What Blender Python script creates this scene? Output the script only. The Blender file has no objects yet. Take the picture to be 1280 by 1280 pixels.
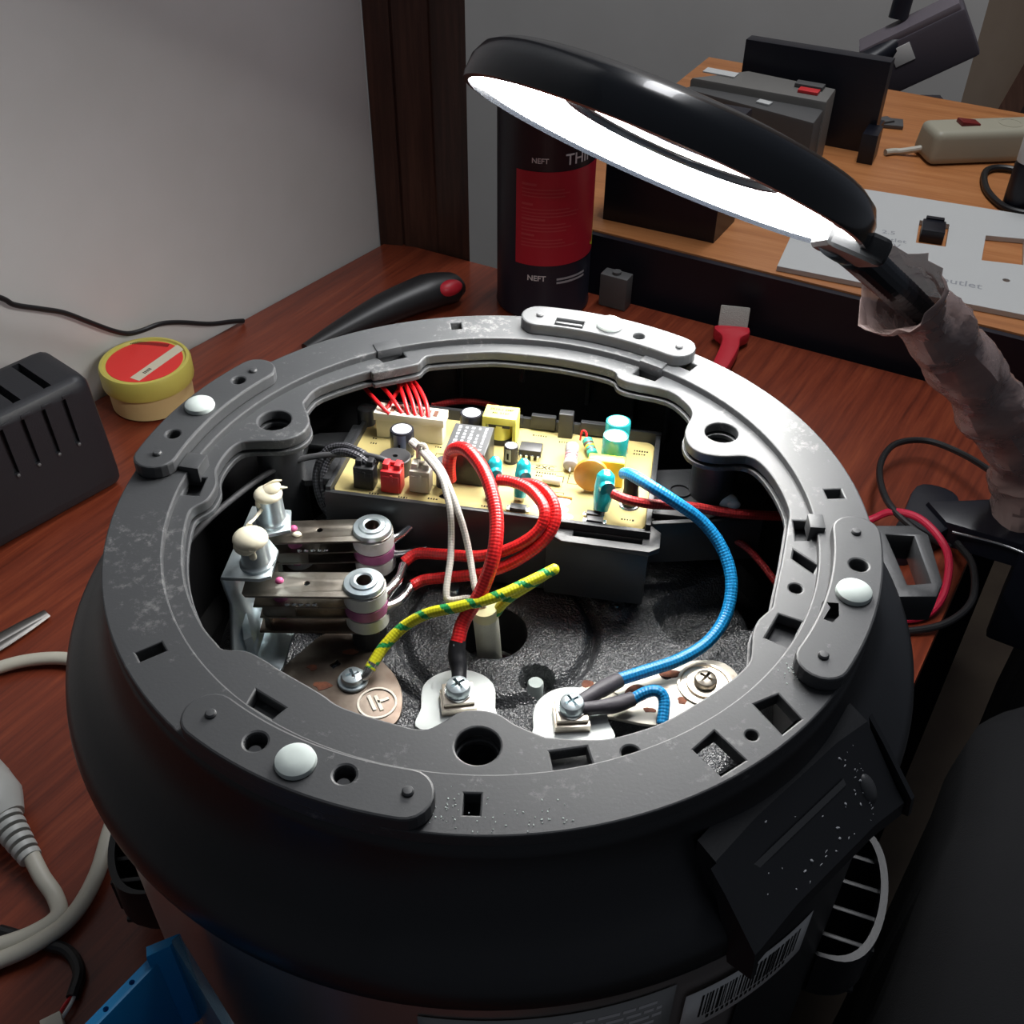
import bpy, bmesh, math, random
from math import sin, cos, pi, radians, hypot, atan2, sqrt
from mathutils import Vector, Matrix
random.seed(7)
S = bpy.context.scene
COL = S.collection
MM = 0.001

# ------------------------------------------------------------------ camera
cam_d = bpy.data.cameras.new('camera')
cam = bpy.data.objects.new('camera', cam_d)
COL.objects.link(cam)
cam_d.sensor_width = 36
cam_d.lens = 37.77
cam_d.clip_start = 0.01
_f = Vector((0.01169636, 0.75944388, -0.65046766))
_r = Vector((0.99993156, -0.00869967, 0.00782306))
_u = Vector((-0.00028232, 0.65051464, 0.75949366))
cam.matrix_world = Matrix(((_r.x, _u.x, -_f.x, 0.0027), (_r.y, _u.y, -_f.y, -0.2959),
                           (_r.z, _u.z, -_f.z, 0.4909), (0, 0, 0, 1)))
S.camera = cam

# ------------------------------------------------------------------ world and room light
wd = bpy.data.worlds.new('world')
S.world = wd
wd.use_nodes = True
wd.node_tree.nodes['Background'].inputs[0].default_value = (0.80, 0.86, 1.0, 1)
wd.node_tree.nodes['Background'].inputs[1].default_value = 0.085
ld = bpy.data.lights.new('ceiling_tube_offscreen', 'AREA')
ld.shape = 'RECTANGLE'
ld.size, ld.size_y = 1.2, 0.25
ld.energy = 18
ld.color = (0.96, 0.97, 1.0)
lo = bpy.data.objects.new('ceiling_tube_offscreen', ld)
COL.objects.link(lo)
lo.location = (0.45, 0.80, 1.65)
lo.rotation_euler = (Vector((0.2, 0.9, 0.0)) - lo.location).to_track_quat('-Z', 'Y').to_euler()
S.view_settings.view_transform = 'Standard'
S.view_settings.look = 'None'
S.view_settings.exposure = 0.0
S.view_settings.gamma = 1
S.view_settings.use_curve_mapping = False
LED_STRENGTH = 44.0

# ------------------------------------------------------------------ materials
MATS = {}


def nodes_of(name):
    m = bpy.data.materials.new(name)
    m.use_nodes = True
    nt = m.node_tree
    b = nt.nodes['Principled BSDF']
    MATS[name] = m
    return m, nt, b


def link(nt, a, b):
    nt.links.new(a, b)


def coords(nt, kind='Object', scale=(1, 1, 1), rot=(0, 0, 0)):
    tc = nt.nodes.new('ShaderNodeTexCoord')
    mp = nt.nodes.new('ShaderNodeMapping')
    mp.inputs['Scale'].default_value = scale
    mp.inputs['Rotation'].default_value = rot
    link(nt, tc.outputs[kind], mp.inputs['Vector'])
    return mp.outputs['Vector']


def noise(nt, vec, scale, detail=3, rough=0.55):
    n = nt.nodes.new('ShaderNodeTexNoise')
    n.inputs['Scale'].default_value = scale
    n.inputs['Detail'].default_value = detail
    n.inputs['Roughness'].default_value = rough
    link(nt, vec, n.inputs['Vector'])
    return n.outputs['Fac']


def ramp(nt, fac, stops):
    r = nt.nodes.new('ShaderNodeValToRGB')
    e = r.color_ramp.elements
    e[0].position, e[0].color = stops[0][0], (*stops[0][1], 1)
    e[1].position, e[1].color = stops[-1][0], (*stops[-1][1], 1)
    for p, c in stops[1:-1]:
        k = e.new(p)
        k.color = (*c, 1)
    link(nt, fac, r.inputs['Fac'])
    return r.outputs['Color']


def bump(nt, b, h, strength, dist=0.001):
    n = nt.nodes.new('ShaderNodeBump')
    n.inputs['Strength'].default_value = strength
    n.inputs['Distance'].default_value = dist
    link(nt, h, n.inputs['Height'])
    link(nt, n.outputs['Normal'], b.inputs['Normal'])


def math_n(nt, op, a, bb=None):
    n = nt.nodes.new('ShaderNodeMath')
    n.operation = op
    for i, v in enumerate((a, bb)):
        if v is None:
            continue
        if isinstance(v, (int, float)):
            n.inputs[i].default_value = v
        else:
            link(nt, v, n.inputs[i])
    return n.outputs[0]


def mat(name, col, rough=0.5, metal=0.0, spec=0.5, var=None, bmp=None, trans=0, ior=1.45, coat=0, alpha=1):
    """var=(scale, second colour, low, high)  bmp=(scale, strength)"""
    m, nt, b = nodes_of(name)
    b.inputs['Base Color'].default_value = (*col, 1)
    b.inputs['Roughness'].default_value = rough
    b.inputs['Metallic'].default_value = metal
    b.inputs['Specular IOR Level'].default_value = spec
    b.inputs['Transmission Weight'].default_value = trans
    b.inputs['IOR'].default_value = ior
    b.inputs['Coat Weight'].default_value = coat
    b.inputs['Alpha'].default_value = alpha
    if var or bmp:
        v = coords(nt)
    if var:
        f = noise(nt, v, var[0], 4, 0.6)
        link(nt, ramp(nt, f, [(var[2], col), (var[3], var[1])]), b.inputs['Base Color'])
    if bmp:
        bump(nt, b, noise(nt, v, bmp[0], 2), bmp[1])
    return m


def wood(name, c1, c2, c3, ang, rough=0.35, sc=1.0):
    m, nt, b = nodes_of(name)
    v = coords(nt, 'Object', (1, 1, 1), (0, 0, ang))
    mp = nt.nodes.new('ShaderNodeMapping')
    mp.inputs['Scale'].default_value = (3 * sc, 60 * sc, 3 * sc)
    link(nt, v, mp.inputs['Vector'])
    f = noise(nt, mp.outputs['Vector'], 2.2, 8, 0.65)
    f2 = noise(nt, mp.outputs['Vector'], 9, 4, 0.7)
    s = math_n(nt, 'ADD', math_n(nt, 'MULTIPLY', f, 0.7), math_n(nt, 'MULTIPLY', f2, 0.3))
    link(nt, ramp(nt, s, [(0.33, c1), (0.5, c2), (0.66, c3)]), b.inputs['Base Color'])
    b.inputs['Roughness'].default_value = rough
    bump(nt, b, s, 0.05)
    return m


def braid(name, c1, c2, rough=0.5, pitch=3.2, n=4, bs=0.5, fleck=None, sheen=0.0):
    """wire sleeve, UV.x is the length in mm, UV.y the turn"""
    m, nt, b = nodes_of(name)
    tc = nt.nodes.new('ShaderNodeTexCoord')
    sp = nt.nodes.new('ShaderNodeSeparateXYZ')
    link(nt, tc.outputs['UV'], sp.inputs[0])
    a = math_n(nt, 'MULTIPLY', sp.outputs[0], 2 * pi / pitch)
    c = math_n(nt, 'MULTIPLY', sp.outputs[1], 2 * pi * n)
    h = math_n(nt, 'MULTIPLY', math_n(nt, 'SINE', math_n(nt, 'ADD', a, c)),
               math_n(nt, 'SINE', math_n(nt, 'SUBTRACT', a, c)))
    h = math_n(nt, 'ADD', math_n(nt, 'MULTIPLY', h, 0.5), 0.5)
    col = ramp(nt, h, [(0.15, c1), (0.8, c2)])
    if fleck:
        a2 = math_n(nt, 'MULTIPLY', sp.outputs[0], 2 * pi / 10.0)
        c2_ = math_n(nt, 'MULTIPLY', sp.outputs[1], 2 * pi)
        s1 = math_n(nt, 'SINE', math_n(nt, 'ADD', a2, c2_))
        nz = noise(nt, tc.outputs['UV'], 0.45, 3, 0.7)
        fl = math_n(nt, 'GREATER_THAN', math_n(nt, 'ADD', s1, math_n(nt, 'MULTIPLY', nz, 2.6)), 2.02)
        mx = nt.nodes.new('ShaderNodeMix')
        mx.data_type = 'RGBA'
        link(nt, fl, mx.inputs[0])
        link(nt, col, mx.inputs[6])
        mx.inputs[7].default_value = (*fleck, 1)
        col = mx.outputs[2]
    link(nt, col, b.inputs['Base Color'])
    b.inputs['Roughness'].default_value = rough
    bump(nt, b, h, bs, 0.0004)
    return m


def emit(name, col, strength):
    m = bpy.data.materials.new(name)
    m.use_nodes = True
    nt = m.node_tree
    for n in list(nt.nodes):
        if n.type != 'OUTPUT_MATERIAL':
            nt.nodes.remove(n)
    e = nt.nodes.new('ShaderNodeEmission')
    e.inputs[0].default_value = (*col, 1)
    e.inputs[1].default_value = strength
    link(nt, e.outputs[0], nt.nodes['Material Output'].inputs[0])
    MATS[name] = m
    return m


YT = radians(-57)
wood('red_wood', (0.085, 0.016, 0.008), (0.17, 0.032, 0.014), (0.25, 0.055, 0.022), YT, 0.32)
wood('orange_wood', (0.34, 0.125, 0.04), (0.46, 0.18, 0.06), (0.55, 0.24, 0.09), radians(25), 0.4, 0.6)
wood('post_wood', (0.022, 0.010, 0.007), (0.05, 0.022, 0.014), (0.085, 0.04, 0.026), radians(90), 0.45, 0.8)
mat('wall_white', (0.60, 0.60, 0.58), 0.75, var=(6, (0.66, 0.66, 0.65), 0.35, 0.7), bmp=(350, 0.03))
mat('wall_grey', (0.62, 0.60, 0.57), 0.8, var=(5, (0.68, 0.66, 0.63), 0.35, 0.7))
mat('wall_tan', (0.42, 0.31, 0.22), 0.8, var=(5, (0.5, 0.38, 0.28), 0.35, 0.7))
mat('floor_brown', (0.05, 0.033, 0.022), 0.6, var=(8, (0.075, 0.055, 0.035), 0.35, 0.7))
# grey-black moulded plastic of the ring with scuffs and pale dust
def ring_plastic(name, col, dust, rough, lo, hi):
    m, nt, b = nodes_of(name)
    v = coords(nt)
    f = noise(nt, v, 26, 6, 0.75)
    f2 = noise(nt, v, 900, 2, 0.5)
    f3 = noise(nt, v, 240, 4, 0.8)
    s = math_n(nt, 'MULTIPLY', math_n(nt, 'MULTIPLY', f, f3), 2.0)
    link(nt, ramp(nt, s, [(lo, col), (hi, dust)]), b.inputs['Base Color'])
    b.inputs['Roughness'].default_value = rough
    bump(nt, b, f2, 0.10, 0.0003)
    return m
ring_plastic('ring_black', (0.038, 0.040, 0.043), (0.17, 0.17, 0.17), 0.50, 0.60, 0.92)
ring_plastic('tab_black', (0.040, 0.042, 0.045), (0.22, 0.22, 0.22), 0.48, 0.70, 0.97)
ring_plastic('shell_black', (0.008, 0.009, 0.011), (0.03, 0.03, 0.03), 0.38, 0.86, 1.1)
mat('dark_black', (0.006, 0.006, 0.007), 0.6)
mat('tray_black', (0.022, 0.023, 0.025), 0.38, bmp=(500, 0.08))
# hammered black enamel of the pan
m, nt, b = nodes_of('pan_black')
v = coords(nt)
b.inputs['Base Color'].default_value = (0.042, 0.044, 0.048, 1)
b.inputs['Roughness'].default_value = 0.3
b.inputs['Specular IOR Level'].default_value = 1.0
bump(nt, b, noise(nt, v, 1100, 1, 0.5), 0.8, 0.0014)
mat('zinc', (0.62, 0.69, 0.71), 0.34, 0.8, var=(60, (0.42, 0.50, 0.54), 0.4, 0.7), bmp=(300, 0.05))
mat('steel', (0.60, 0.60, 0.60), 0.25, 1.0)
mat('steel_body', (0.52, 0.48, 0.46), 0.32, 0.85, bmp=(700, 0.03))
mat('dull_steel', (0.30, 0.275, 0.235), 0.38, 1.0, var=(90, (0.17, 0.14, 0.11), 0.42, 0.72))
mat('burnt_steel', (0.20, 0.165, 0.135), 0.45, 0.85, var=(45, (0.085, 0.055, 0.04), 0.4, 0.7), bmp=(200, 0.1))
mat('rust_plate', (0.62, 0.58, 0.50), 0.5, 0.35, var=(55, (0.30, 0.17, 0.10), 0.60, 0.74))
mat('rust', (0.20, 0.065, 0.03), 0.8, var=(300, (0.10, 0.03, 0.015), 0.4, 0.6))
mat('brass_plate', (0.70, 0.62, 0.52), 0.3, 0.9)
mat('ceramic_white', (0.72, 0.76, 0.74), 0.35)
mat('ceramic_bead', (0.66, 0.66, 0.64), 0.45, var=(120, (0.52, 0.50, 0.46), 0.5, 0.75))
mat('pink_ceramic', (0.42, 0.13, 0.28), 0.45, var=(150, (0.34, 0.10, 0.22), 0.4, 0.7))
mat('pink_bead', (0.55, 0.10, 0.25), 0.4)
mat('glue_cream', (0.78, 0.72, 0.55), 0.35, var=(80, (0.62, 0.54, 0.36), 0.5, 0.8))
mat('glue_clear', (0.75, 0.78, 0.78), 0.12, spec=0.8)
mat('pad_white', (0.50, 0.56, 0.54), 0.65, spec=0.2, bmp=(120, 0.1))
mat('board_yellow', (0.43, 0.35, 0.14), 0.6, spec=0.15, var=(14, (0.49, 0.41, 0.19), 0.4, 0.7))
mat('silk_black', (0.015, 0.015, 0.015), 0.9, spec=0.05)
mat('ink_grey', (0.33, 0.34, 0.36), 0.8, spec=0.1)
mat('solder', (0.70, 0.72, 0.72), 0.25, 0.9)
mat('nylon_white', (0.70, 0.66, 0.55), 0.42)
mat('nylon_clear', (0.62, 0.58, 0.50), 0.35)
mat('nylon_red', (0.60, 0.03, 0.035), 0.4)
mat('nylon_black', (0.014, 0.014, 0.016), 0.4)
mat('cap_black', (0.018, 0.018, 0.024), 0.25)
mat('cap_stripe', (0.10, 0.13, 0.22), 0.3)
mat('cap_top', (0.42, 0.44, 0.46), 0.5, 0.3)
mat('cap_teal', (0.02, 0.30, 0.31), 0.22, coat=0.5)
mat('relay_grey', (0.06, 0.062, 0.065), 0.6, spec=0.25)
mat('relay_side', (0.025, 0.026, 0.026), 0.3)
mat('tape_yellow', (0.75, 0.70, 0.14), 0.35)
mat('film_yellow', (0.92, 0.62, 0.03), 0.35)
mat('disc_orange', (0.58, 0.27, 0.04), 0.4, var=(100, (0.48, 0.21, 0.03), 0.4, 0.7))
mat('ferrite', (0.02, 0.02, 0.02), 0.5)
mat('chip_black', (0.03, 0.03, 0.032), 0.4)
mat('resistor_grey', (0.30, 0.285, 0.285), 0.5)
mat('band_pink', (0.60, 0.28, 0.33), 0.5)
mat('band_brown', (0.12, 0.05, 0.03), 0.5)
mat('resistor_green', (0.04, 0.38, 0.30), 0.4)
mat('sleeve_teal', (0.015, 0.42, 0.47), 0.18, spec=0.7, coat=0.6, trans=0.12)
mat('sleeve_black', (0.012, 0.012, 0.014), 0.42, bmp=(400, 0.12))
mat('sleeve_grey', (0.055, 0.05, 0.06), 0.55, bmp=(400, 0.2))
mat('sleeve_white', (0.60, 0.60, 0.50), 0.55, bmp=(700, 0.3))
mat('sleeve_amber', (0.66, 0.63, 0.36), 0.3)
mat('red_plain', (0.58, 0.012, 0.016), 0.3)
mat('grey_cable', (0.045, 0.045, 0.048), 0.38)
mat('white_cable', (0.52, 0.50, 0.42), 0.45)
mat('black_cable', (0.012, 0.012, 0.013), 0.4)
mat('red_cable', (0.50, 0.014, 0.05), 0.4)
braid('red_braid', (0.42, 0.006, 0.008), (0.66, 0.018, 0.018), 0.34, 2.5, 5, 0.35)
braid('red_dull_braid', (0.24, 0.008, 0.01), (0.42, 0.025, 0.025), 0.42, 2.4, 5, 0.4)
braid('blue_braid', (0.004, 0.14, 0.36), (0.012, 0.27, 0.58), 0.38, 2.5, 5, 0.4)
braid('white_braid', (0.46, 0.43, 0.39), (0.60, 0.57, 0.52), 0.55, 2.2, 5, 0.3)
braid('black_braid', (0.006, 0.006, 0.008), (0.06, 0.06, 0.07), 0.45, 2.6, 5, 0.7)
braid('earth_braid', (0.54, 0.52, 0.01), (0.70, 0.68, 0.02), 0.4, 2.4, 5, 0.3, fleck=(0.015, 0.26, 0.07))
mat('lamp_black', (0.010, 0.012, 0.016), 0.22, coat=0.3, bmp=(60, 0.03))
mat('lamp_inner', (0.30, 0.30, 0.30), 0.35)
mat('lens_glass', (0.9, 0.95, 0.95), 0.03, trans=1.0, ior=1.5)
mat('film_wrap', (0.42, 0.31, 0.29), 0.22, spec=0.9, alpha=0.62, bmp=(160, 0.7))
emit('led_white', (1.0, 0.985, 0.95), LED_STRENGTH)
mat('can_black', (0.012, 0.013, 0.022), 0.38)
mat('can_red', (0.42, 0.014, 0.03), 0.4)
mat('print_white', (0.62, 0.62, 0.62), 0.5)
mat('print_dim', (0.46, 0.05, 0.06), 0.5)
mat('yellow_print', (0.62, 0.60, 0.02), 0.5)
mat('tub_yellow', (0.62, 0.55, 0.12), 0.4, trans=0.15)
mat('tub_body', (0.62, 0.47, 0.22), 0.45)
mat('label_red', (0.72, 0.035, 0.03), 0.45)
mat('label_cream', (0.60, 0.55, 0.42), 0.5)
mat('label_white', (0.66, 0.66, 0.64), 0.5)
mat('label_silver', (0.30, 0.30, 0.29), 0.45, 0.4)
mat('charger_black', (0.016, 0.017, 0.021), 0.45, bmp=(900, 0.1))
mat('charger_scuff', (0.12, 0.12, 0.12), 0.6)
mat('tool_red', (0.50, 0.02, 0.035), 0.4)
mat('bristle', (0.35, 0.34, 0.31), 0.8, bmp=(900, 0.5))
mat('tweezer_steel', (0.20, 0.19, 0.18), 0.4, 0.9)
mat('plug_white', (0.50, 0.51, 0.48), 0.42)
mat('blue_plastic', (0.008, 0.23, 0.52), 0.35)
mat('blue_clear', (0.10, 0.22, 0.30), 0.3, alpha=0.5)
mat('cloth_black', (0.009, 0.0095, 0.011), 0.9, spec=0.3, bmp=(900, 0.3))
mat('apron_black', (0.010, 0.010, 0.018), 0.45)
mat('board_white', (0.56, 0.57, 0.56), 0.5)
mat('strip_beige', (0.36, 0.34, 0.26), 0.45)
mat('switch_red', (0.16, 0.012, 0.012), 0.35)
mat('grey_box', (0.085, 0.085, 0.085), 0.5)
mat('grey_box_light', (0.16, 0.155, 0.145), 0.5)
mat('case_black', (0.007, 0.008, 0.014), 0.35)
mat('printer_grey', (0.075, 0.065, 0.08), 0.5)
mat('printer_light', (0.15, 0.13, 0.15), 0.5)


# ------------------------------------------------------------------ mesh helpers (all sizes in mm)
class MB:
    def __init__(s):
        s.bm = bmesh.new()
        s.uv = s.bm.loops.layers.uv.new('UVMap')

    def _add(s, bm2, M=None):
        me = bpy.data.meshes.new('tmp')
        bm2.to_mesh(me)
        bm2.free()
        if M is not None:
            me.transform(M)
        s.bm.from_mesh(me)
        bpy.data.meshes.remove(me)
        return s

    def box(s, c, size, rz=0, bev=0, seg=2, rot=None, taper=None):
        b = bmesh.new()
        bmesh.ops.create_cube(b, size=1)
        bmesh.ops.scale(b, vec=size, verts=b.verts)
        if taper:
            for v in b.verts:
                if v.co.z > 0:
                    v.co.x *= taper[0]
                    v.co.y *= taper[1]
        if bev:
            bmesh.ops.bevel(b, geom=list(b.edges), offset=bev, segments=seg, affect='EDGES', profile=0.6)
        M = Matrix.Translation(c) @ (rot if rot is not None else Matrix.Rotation(rz, 4, 'Z'))
        return s._add(b, M)

    def cyl(s, p0, p1, r0, r1=None, seg=24, bev=0):
        p0, p1 = Vector(p0), Vector(p1)
        d = p1 - p0
        r1 = r0 if r1 is None else r1
        prof = [(r0, 0), (r1, d.length)]
        if bev:
            prof = [(r0, 0), (r1, d.length - bev), (r1 - bev * 0.3, d.length - bev * 0.3), (r1 - bev, d.length)]
        q = d.to_track_quat('Z', 'Y').to_matrix().to_4x4()
        return s.lathe(prof, seg, M=Matrix.Translation(p0) @ q)

    def lathe(s, prof, seg=48, M=None, caps=True, closed=False, a0=0, a1=2 * pi):
        b = bmesh.new()
        full = abs(a1 - a0 - 2 * pi) < 1e-6
        rings = []
        n = seg if full else seg + 1
        for r, z in prof:
            if r < 1e-6:
                rings.append([b.verts.new((0, 0, z))] * n)
            else:
                rings.append([b.verts.new((r * cos(a0 + (a1 - a0) * i / seg), r * sin(a0 + (a1 - a0) * i / seg), z))
                              for i in range(n)])
        pr = list(zip(rings, rings[1:])) + ([(rings[-1], rings[0])] if closed else [])
        for A, B in pr:
            for i in range(seg):
                j = (i + 1) % n
                vs = []
                for v in (A[i], A[j], B[j], B[i]):
                    if v not in vs:
                        vs.append(v)
                if len(vs) > 2:
                    try:
                        b.faces.new(vs)
                    except ValueError:
                        pass
        if caps and full and not closed:
            for R, flip in ((rings[0], True), (rings[-1], False)):
                if R[0] is not R[1]:
                    b.faces.new(list(reversed(R)) if flip else R)
        bmesh.ops.recalc_face_normals(b, faces=b.faces)
        return s._add(b, M)

    def prism(s, poly, z0, z1, M=None, bev=0):
        b = bmesh.new()
        lo = [b.verts.new((x, y, z0)) for x, y in poly]
        hi = [b.verts.new((x, y, z1)) for x, y in poly]
        b.faces.new(list(reversed(lo)))
        top = b.faces.new(hi)
        n = len(poly)
        for i in range(n):
            j = (i + 1) % n
            b.faces.new((lo[i], lo[j], hi[j], hi[i]))
        bmesh.ops.recalc_face_normals(b, faces=b.faces)
        if bev:
            ed = [e for e in b.edges if all(abs(v.co.z - z1) < 1e-6 for v in e.verts)]
            bmesh.ops.bevel(b, geom=ed, offset=bev, segments=2, affect='EDGES', profile=0.6)
        bmesh.ops.triangulate(b, faces=[f for f in b.faces if len(f.verts) > 4])
        return s._add(b, M)

    def tube(s, pts, r, seg=12, n=8, caps=True, radii=None, flat=None):
        P = spline(pts, n) if n > 1 else [Vector(p) for p in pts]
        N = len(P)
        if radii:
            rr = []
            for i in range(N):
                t = i / (N - 1) * (len(radii) - 1)
                k = min(int(t), len(radii) - 2)
                rr.append(radii[k] + (radii[k + 1] - radii[k]) * (t - k))
        else:
            rr = [r] * N
        b = s.bm
        up = None
        rings = []
        L = 0
        for i in range(N):
            t = (P[min(i + 1, N - 1)] - P[max(i - 1, 0)]).normalized()
            if up is None:
                up = Vector((0, 0, 1)) if abs(t.z) < 0.9 else Vector((1, 0, 0))
            up = (up - t * up.dot(t)).normalized()
            sd = t.cross(up)
            if i:
                L += (P[i] - P[i - 1]).length
            k2 = flat or 1
            rings.append((L, [b.verts.new(P[i] + (sd * cos(2 * pi * j / seg) * k2 + up * sin(2 * pi * j / seg)) * rr[i])
                              for j in range(seg)]))
        for (l0, A), (l1, B) in zip(rings, rings[1:]):
            for j in range(seg):
                k = (j + 1) % seg
                f = b.faces.new((A[j], B[j], B[k], A[k]))
                for lp, uvv in zip(f.loops, ((l0, j / seg), (l1, j / seg), (l1, (j + 1) / seg), (l0, (j + 1) / seg))):
                    lp[s.uv].uv = uvv
        if caps:
            b.faces.new(rings[0][1])
            b.faces.new(list(reversed(rings[-1][1])))
        return s

    def ell(s, c, rad, rot=None, seg=20, rg=12):
        b = bmesh.new()
        bmesh.ops.create_uvsphere(b, u_segments=seg, v_segments=rg, radius=1)
        M = Matrix.Translation(c) @ (rot if rot is not None else Matrix()) @ Matrix.Diagonal((*rad, 1))
        return s._add(b, M)

    def poly(s, pts):
        vs = [s.bm.verts.new(p) for p in pts]
        s.bm.faces.new(vs)
        return s

    def sheet(s, rows):
        V = [[s.bm.verts.new(p) for p in r] for r in rows]
        for a, b in zip(V, V[1:]):
            for i in range(len(a) - 1):
                s.bm.faces.new((a[i], a[i + 1], b[i + 1], b[i]))
        return s

    def mesh(s, me, fn=None):
        me = me.copy()
        if fn:
            for v in me.vertices:
                v.co = fn(v.co)
        s.bm.from_mesh(me)
        return s

    def warp(s, fn):
        for v in s.bm.verts:
            v.co = fn(v.co)
        return s

    def build(s, name, m, parent=None, M=None, sharp=35, origin=None, solid=0):
        me = bpy.data.meshes.new(name)
        s.bm.to_mesh(me)
        s.bm.free()
        if M is not None:
            me.transform(M)
        base = origin if origin is not None else (BASE.get(parent.name, (0, 0, 0)) if parent else (0, 0, 0))
        me.transform(Matrix.Translation((-base[0], -base[1], -base[2])))
        me.transform(Matrix.Diagonal((MM, MM, MM, 1)))
        me.polygons.foreach_set('use_smooth', [True] * len(me.polygons))
        me.set_sharp_from_angle(angle=radians(sharp))
        ms = m if isinstance(m, (list, tuple)) else [m]
        for x in ms:
            me.materials.append(MATS[x])
        o = bpy.data.objects.new(name, me)
        COL.objects.link(o)
        if parent:
            o.parent = parent
            BASE[o.name] = base
        else:
            o.location = Vector(base) * MM
            BASE[o.name] = base
        if solid:
            md = o.modifiers.new('solid', 'SOLIDIFY')
            md.thickness = solid * MM
            md.offset = 0
        return o


BASE = {}


def carve(o, cutters):
    """cut real recesses into o and drop the cutters"""
    for c in cutters:
        md = o.modifiers.new('cut', 'BOOLEAN')
        md.operation = 'DIFFERENCE'
        md.solver = 'EXACT'
        md.object = c
    dg = bpy.context.evaluated_depsgraph_get()
    me = bpy.data.meshes.new_from_object(o.evaluated_get(dg))
    o.modifiers.clear()
    old = o.data
    o.data = me
    bpy.data.meshes.remove(old)
    me.polygons.foreach_set('use_smooth', [True] * len(me.polygons))
    me.set_sharp_from_angle(angle=radians(30))
    for c in cutters:
        bpy.data.objects.remove(c)
    return o


def spline(pts, n=8):
    P = [Vector(p) for p in pts]
    if len(P) < 3:
        return [P[0].lerp(P[-1], i / n) for i in range(n + 1)]
    out = []
    for i in range(len(P) - 1):
        p0, p1, p2, p3 = P[max(i - 1, 0)], P[i], P[i + 1], P[min(i + 2, len(P) - 1)]
        if i == 0:
            p0 = p1 * 2 - p2
        if i == len(P) - 2:
            p3 = p2 * 2 - p1
        for k in range(n):
            t = k / n
            out.append(0.5 * ((2 * p1) + (p2 - p0) * t + (2 * p0 - 5 * p1 + 4 * p2 - p3) * t * t +
                              (3 * p1 - p0 - 3 * p2 + p3) * t ** 3))
    out.append(P[-1])
    return out


def smooth_loop(pts, n=4):
    P = [Vector((p[0], p[1], 0)) for p in pts]
    N = len(P)
    out = []
    for i in range(N):
        p0, p1, p2, p3 = P[i - 1], P[i], P[(i + 1) % N], P[(i + 2) % N]
        for k in range(n):
            t = k / n
            q = 0.5 * ((2 * p1) + (p2 - p0) * t + (2 * p0 - 5 * p1 + 4 * p2 - p3) * t * t +
                       (3 * p1 - p0 - 3 * p2 + p3) * t ** 3)
            out.append((q.x, q.y))
    return out


def circle(cx, cy, r, n=32):
    return [(cx + r * cos(2 * pi * i / n), cy + r * sin(2 * pi * i / n)) for i in range(n)]


def plate_mesh(outer, holes, z0, z1, bev=0.5):
    """flat plate with holes, rounded edges; returns a mesh in mm"""
    cu = bpy.data.curves.new('plate', 'CURVE')
    cu.dimensions = '2D'
    cu.fill_mode = 'BOTH'
    for lp in [outer] + list(holes):
        sp = cu.splines.new('POLY')
        sp.points.add(len(lp) - 1)
        for p, (x, y) in zip(sp.points, lp):
            p.co = (x, y, 0, 1)
        sp.use_cyclic_u = True
    cu.extrude = (z1 - z0) / 2 - bev
    cu.bevel_depth = bev
    cu.bevel_resolution = 1
    cu.offset = -bev
    o = bpy.data.objects.new('plate', cu)
    COL.objects.link(o)
    dg = bpy.context.evaluated_depsgraph_get()
    me = bpy.data.meshes.new_from_object(o.evaluated_get(dg))
    bpy.data.objects.remove(o)
    bpy.data.curves.remove(cu)
    me.transform(Matrix.Translation((0, 0, (z0 + z1) / 2)))
    bm = bmesh.new()
    bm.from_mesh(me)
    bmesh.ops.remove_doubles(bm, verts=bm.verts, dist=0.002)
    bm.to_mesh(me)
    bm.free()
    return me


def text_mesh(txt, size, bold=0.0, align='CENTER'):
    cu = bpy.data.curves.new('text', 'FONT')
    cu.body = txt
    cu.size = size
    cu.align_x = align
    cu.align_y = 'CENTER'
    cu.offset = bold
    cu.resolution_u = 2
    o = bpy.data.objects.new('text', cu)
    COL.objects.link(o)
    dg = bpy.context.evaluated_depsgraph_get()
    me = bpy.data.meshes.new_from_object(o.evaluated_get(dg))
    bpy.data.objects.remove(o)
    bpy.data.curves.remove(cu)
    me.materials.clear()
    return me


def tag(o, label, cat, group=None, kind=None):
    o['label'] = label
    o['category'] = cat
    if group:
        o['group'] = group
    return o


def structure(o):
    o['kind'] = 'structure'
    return o


def thing(name, label, cat, loc=(0, 0, 0), group=None):
    e = bpy.data.objects.new(name, None)
    COL.objects.link(e)
    e.location = Vector(loc) * MM
    e.empty_display_size = 0.02
    BASE[e.name] = loc
    return tag(e, label, cat, group)


def rotz(a):
    return Matrix.Rotation(a, 4, 'Z')


# ================================================================== the setting
FLOOR = -750
structure(MB().prism([(-1800, -1500), (2200, -1500), (2200, 2200), (-1800, 2200)], FLOOR - 40, FLOOR)
          .build('floor', 'floor_brown'))
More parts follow.
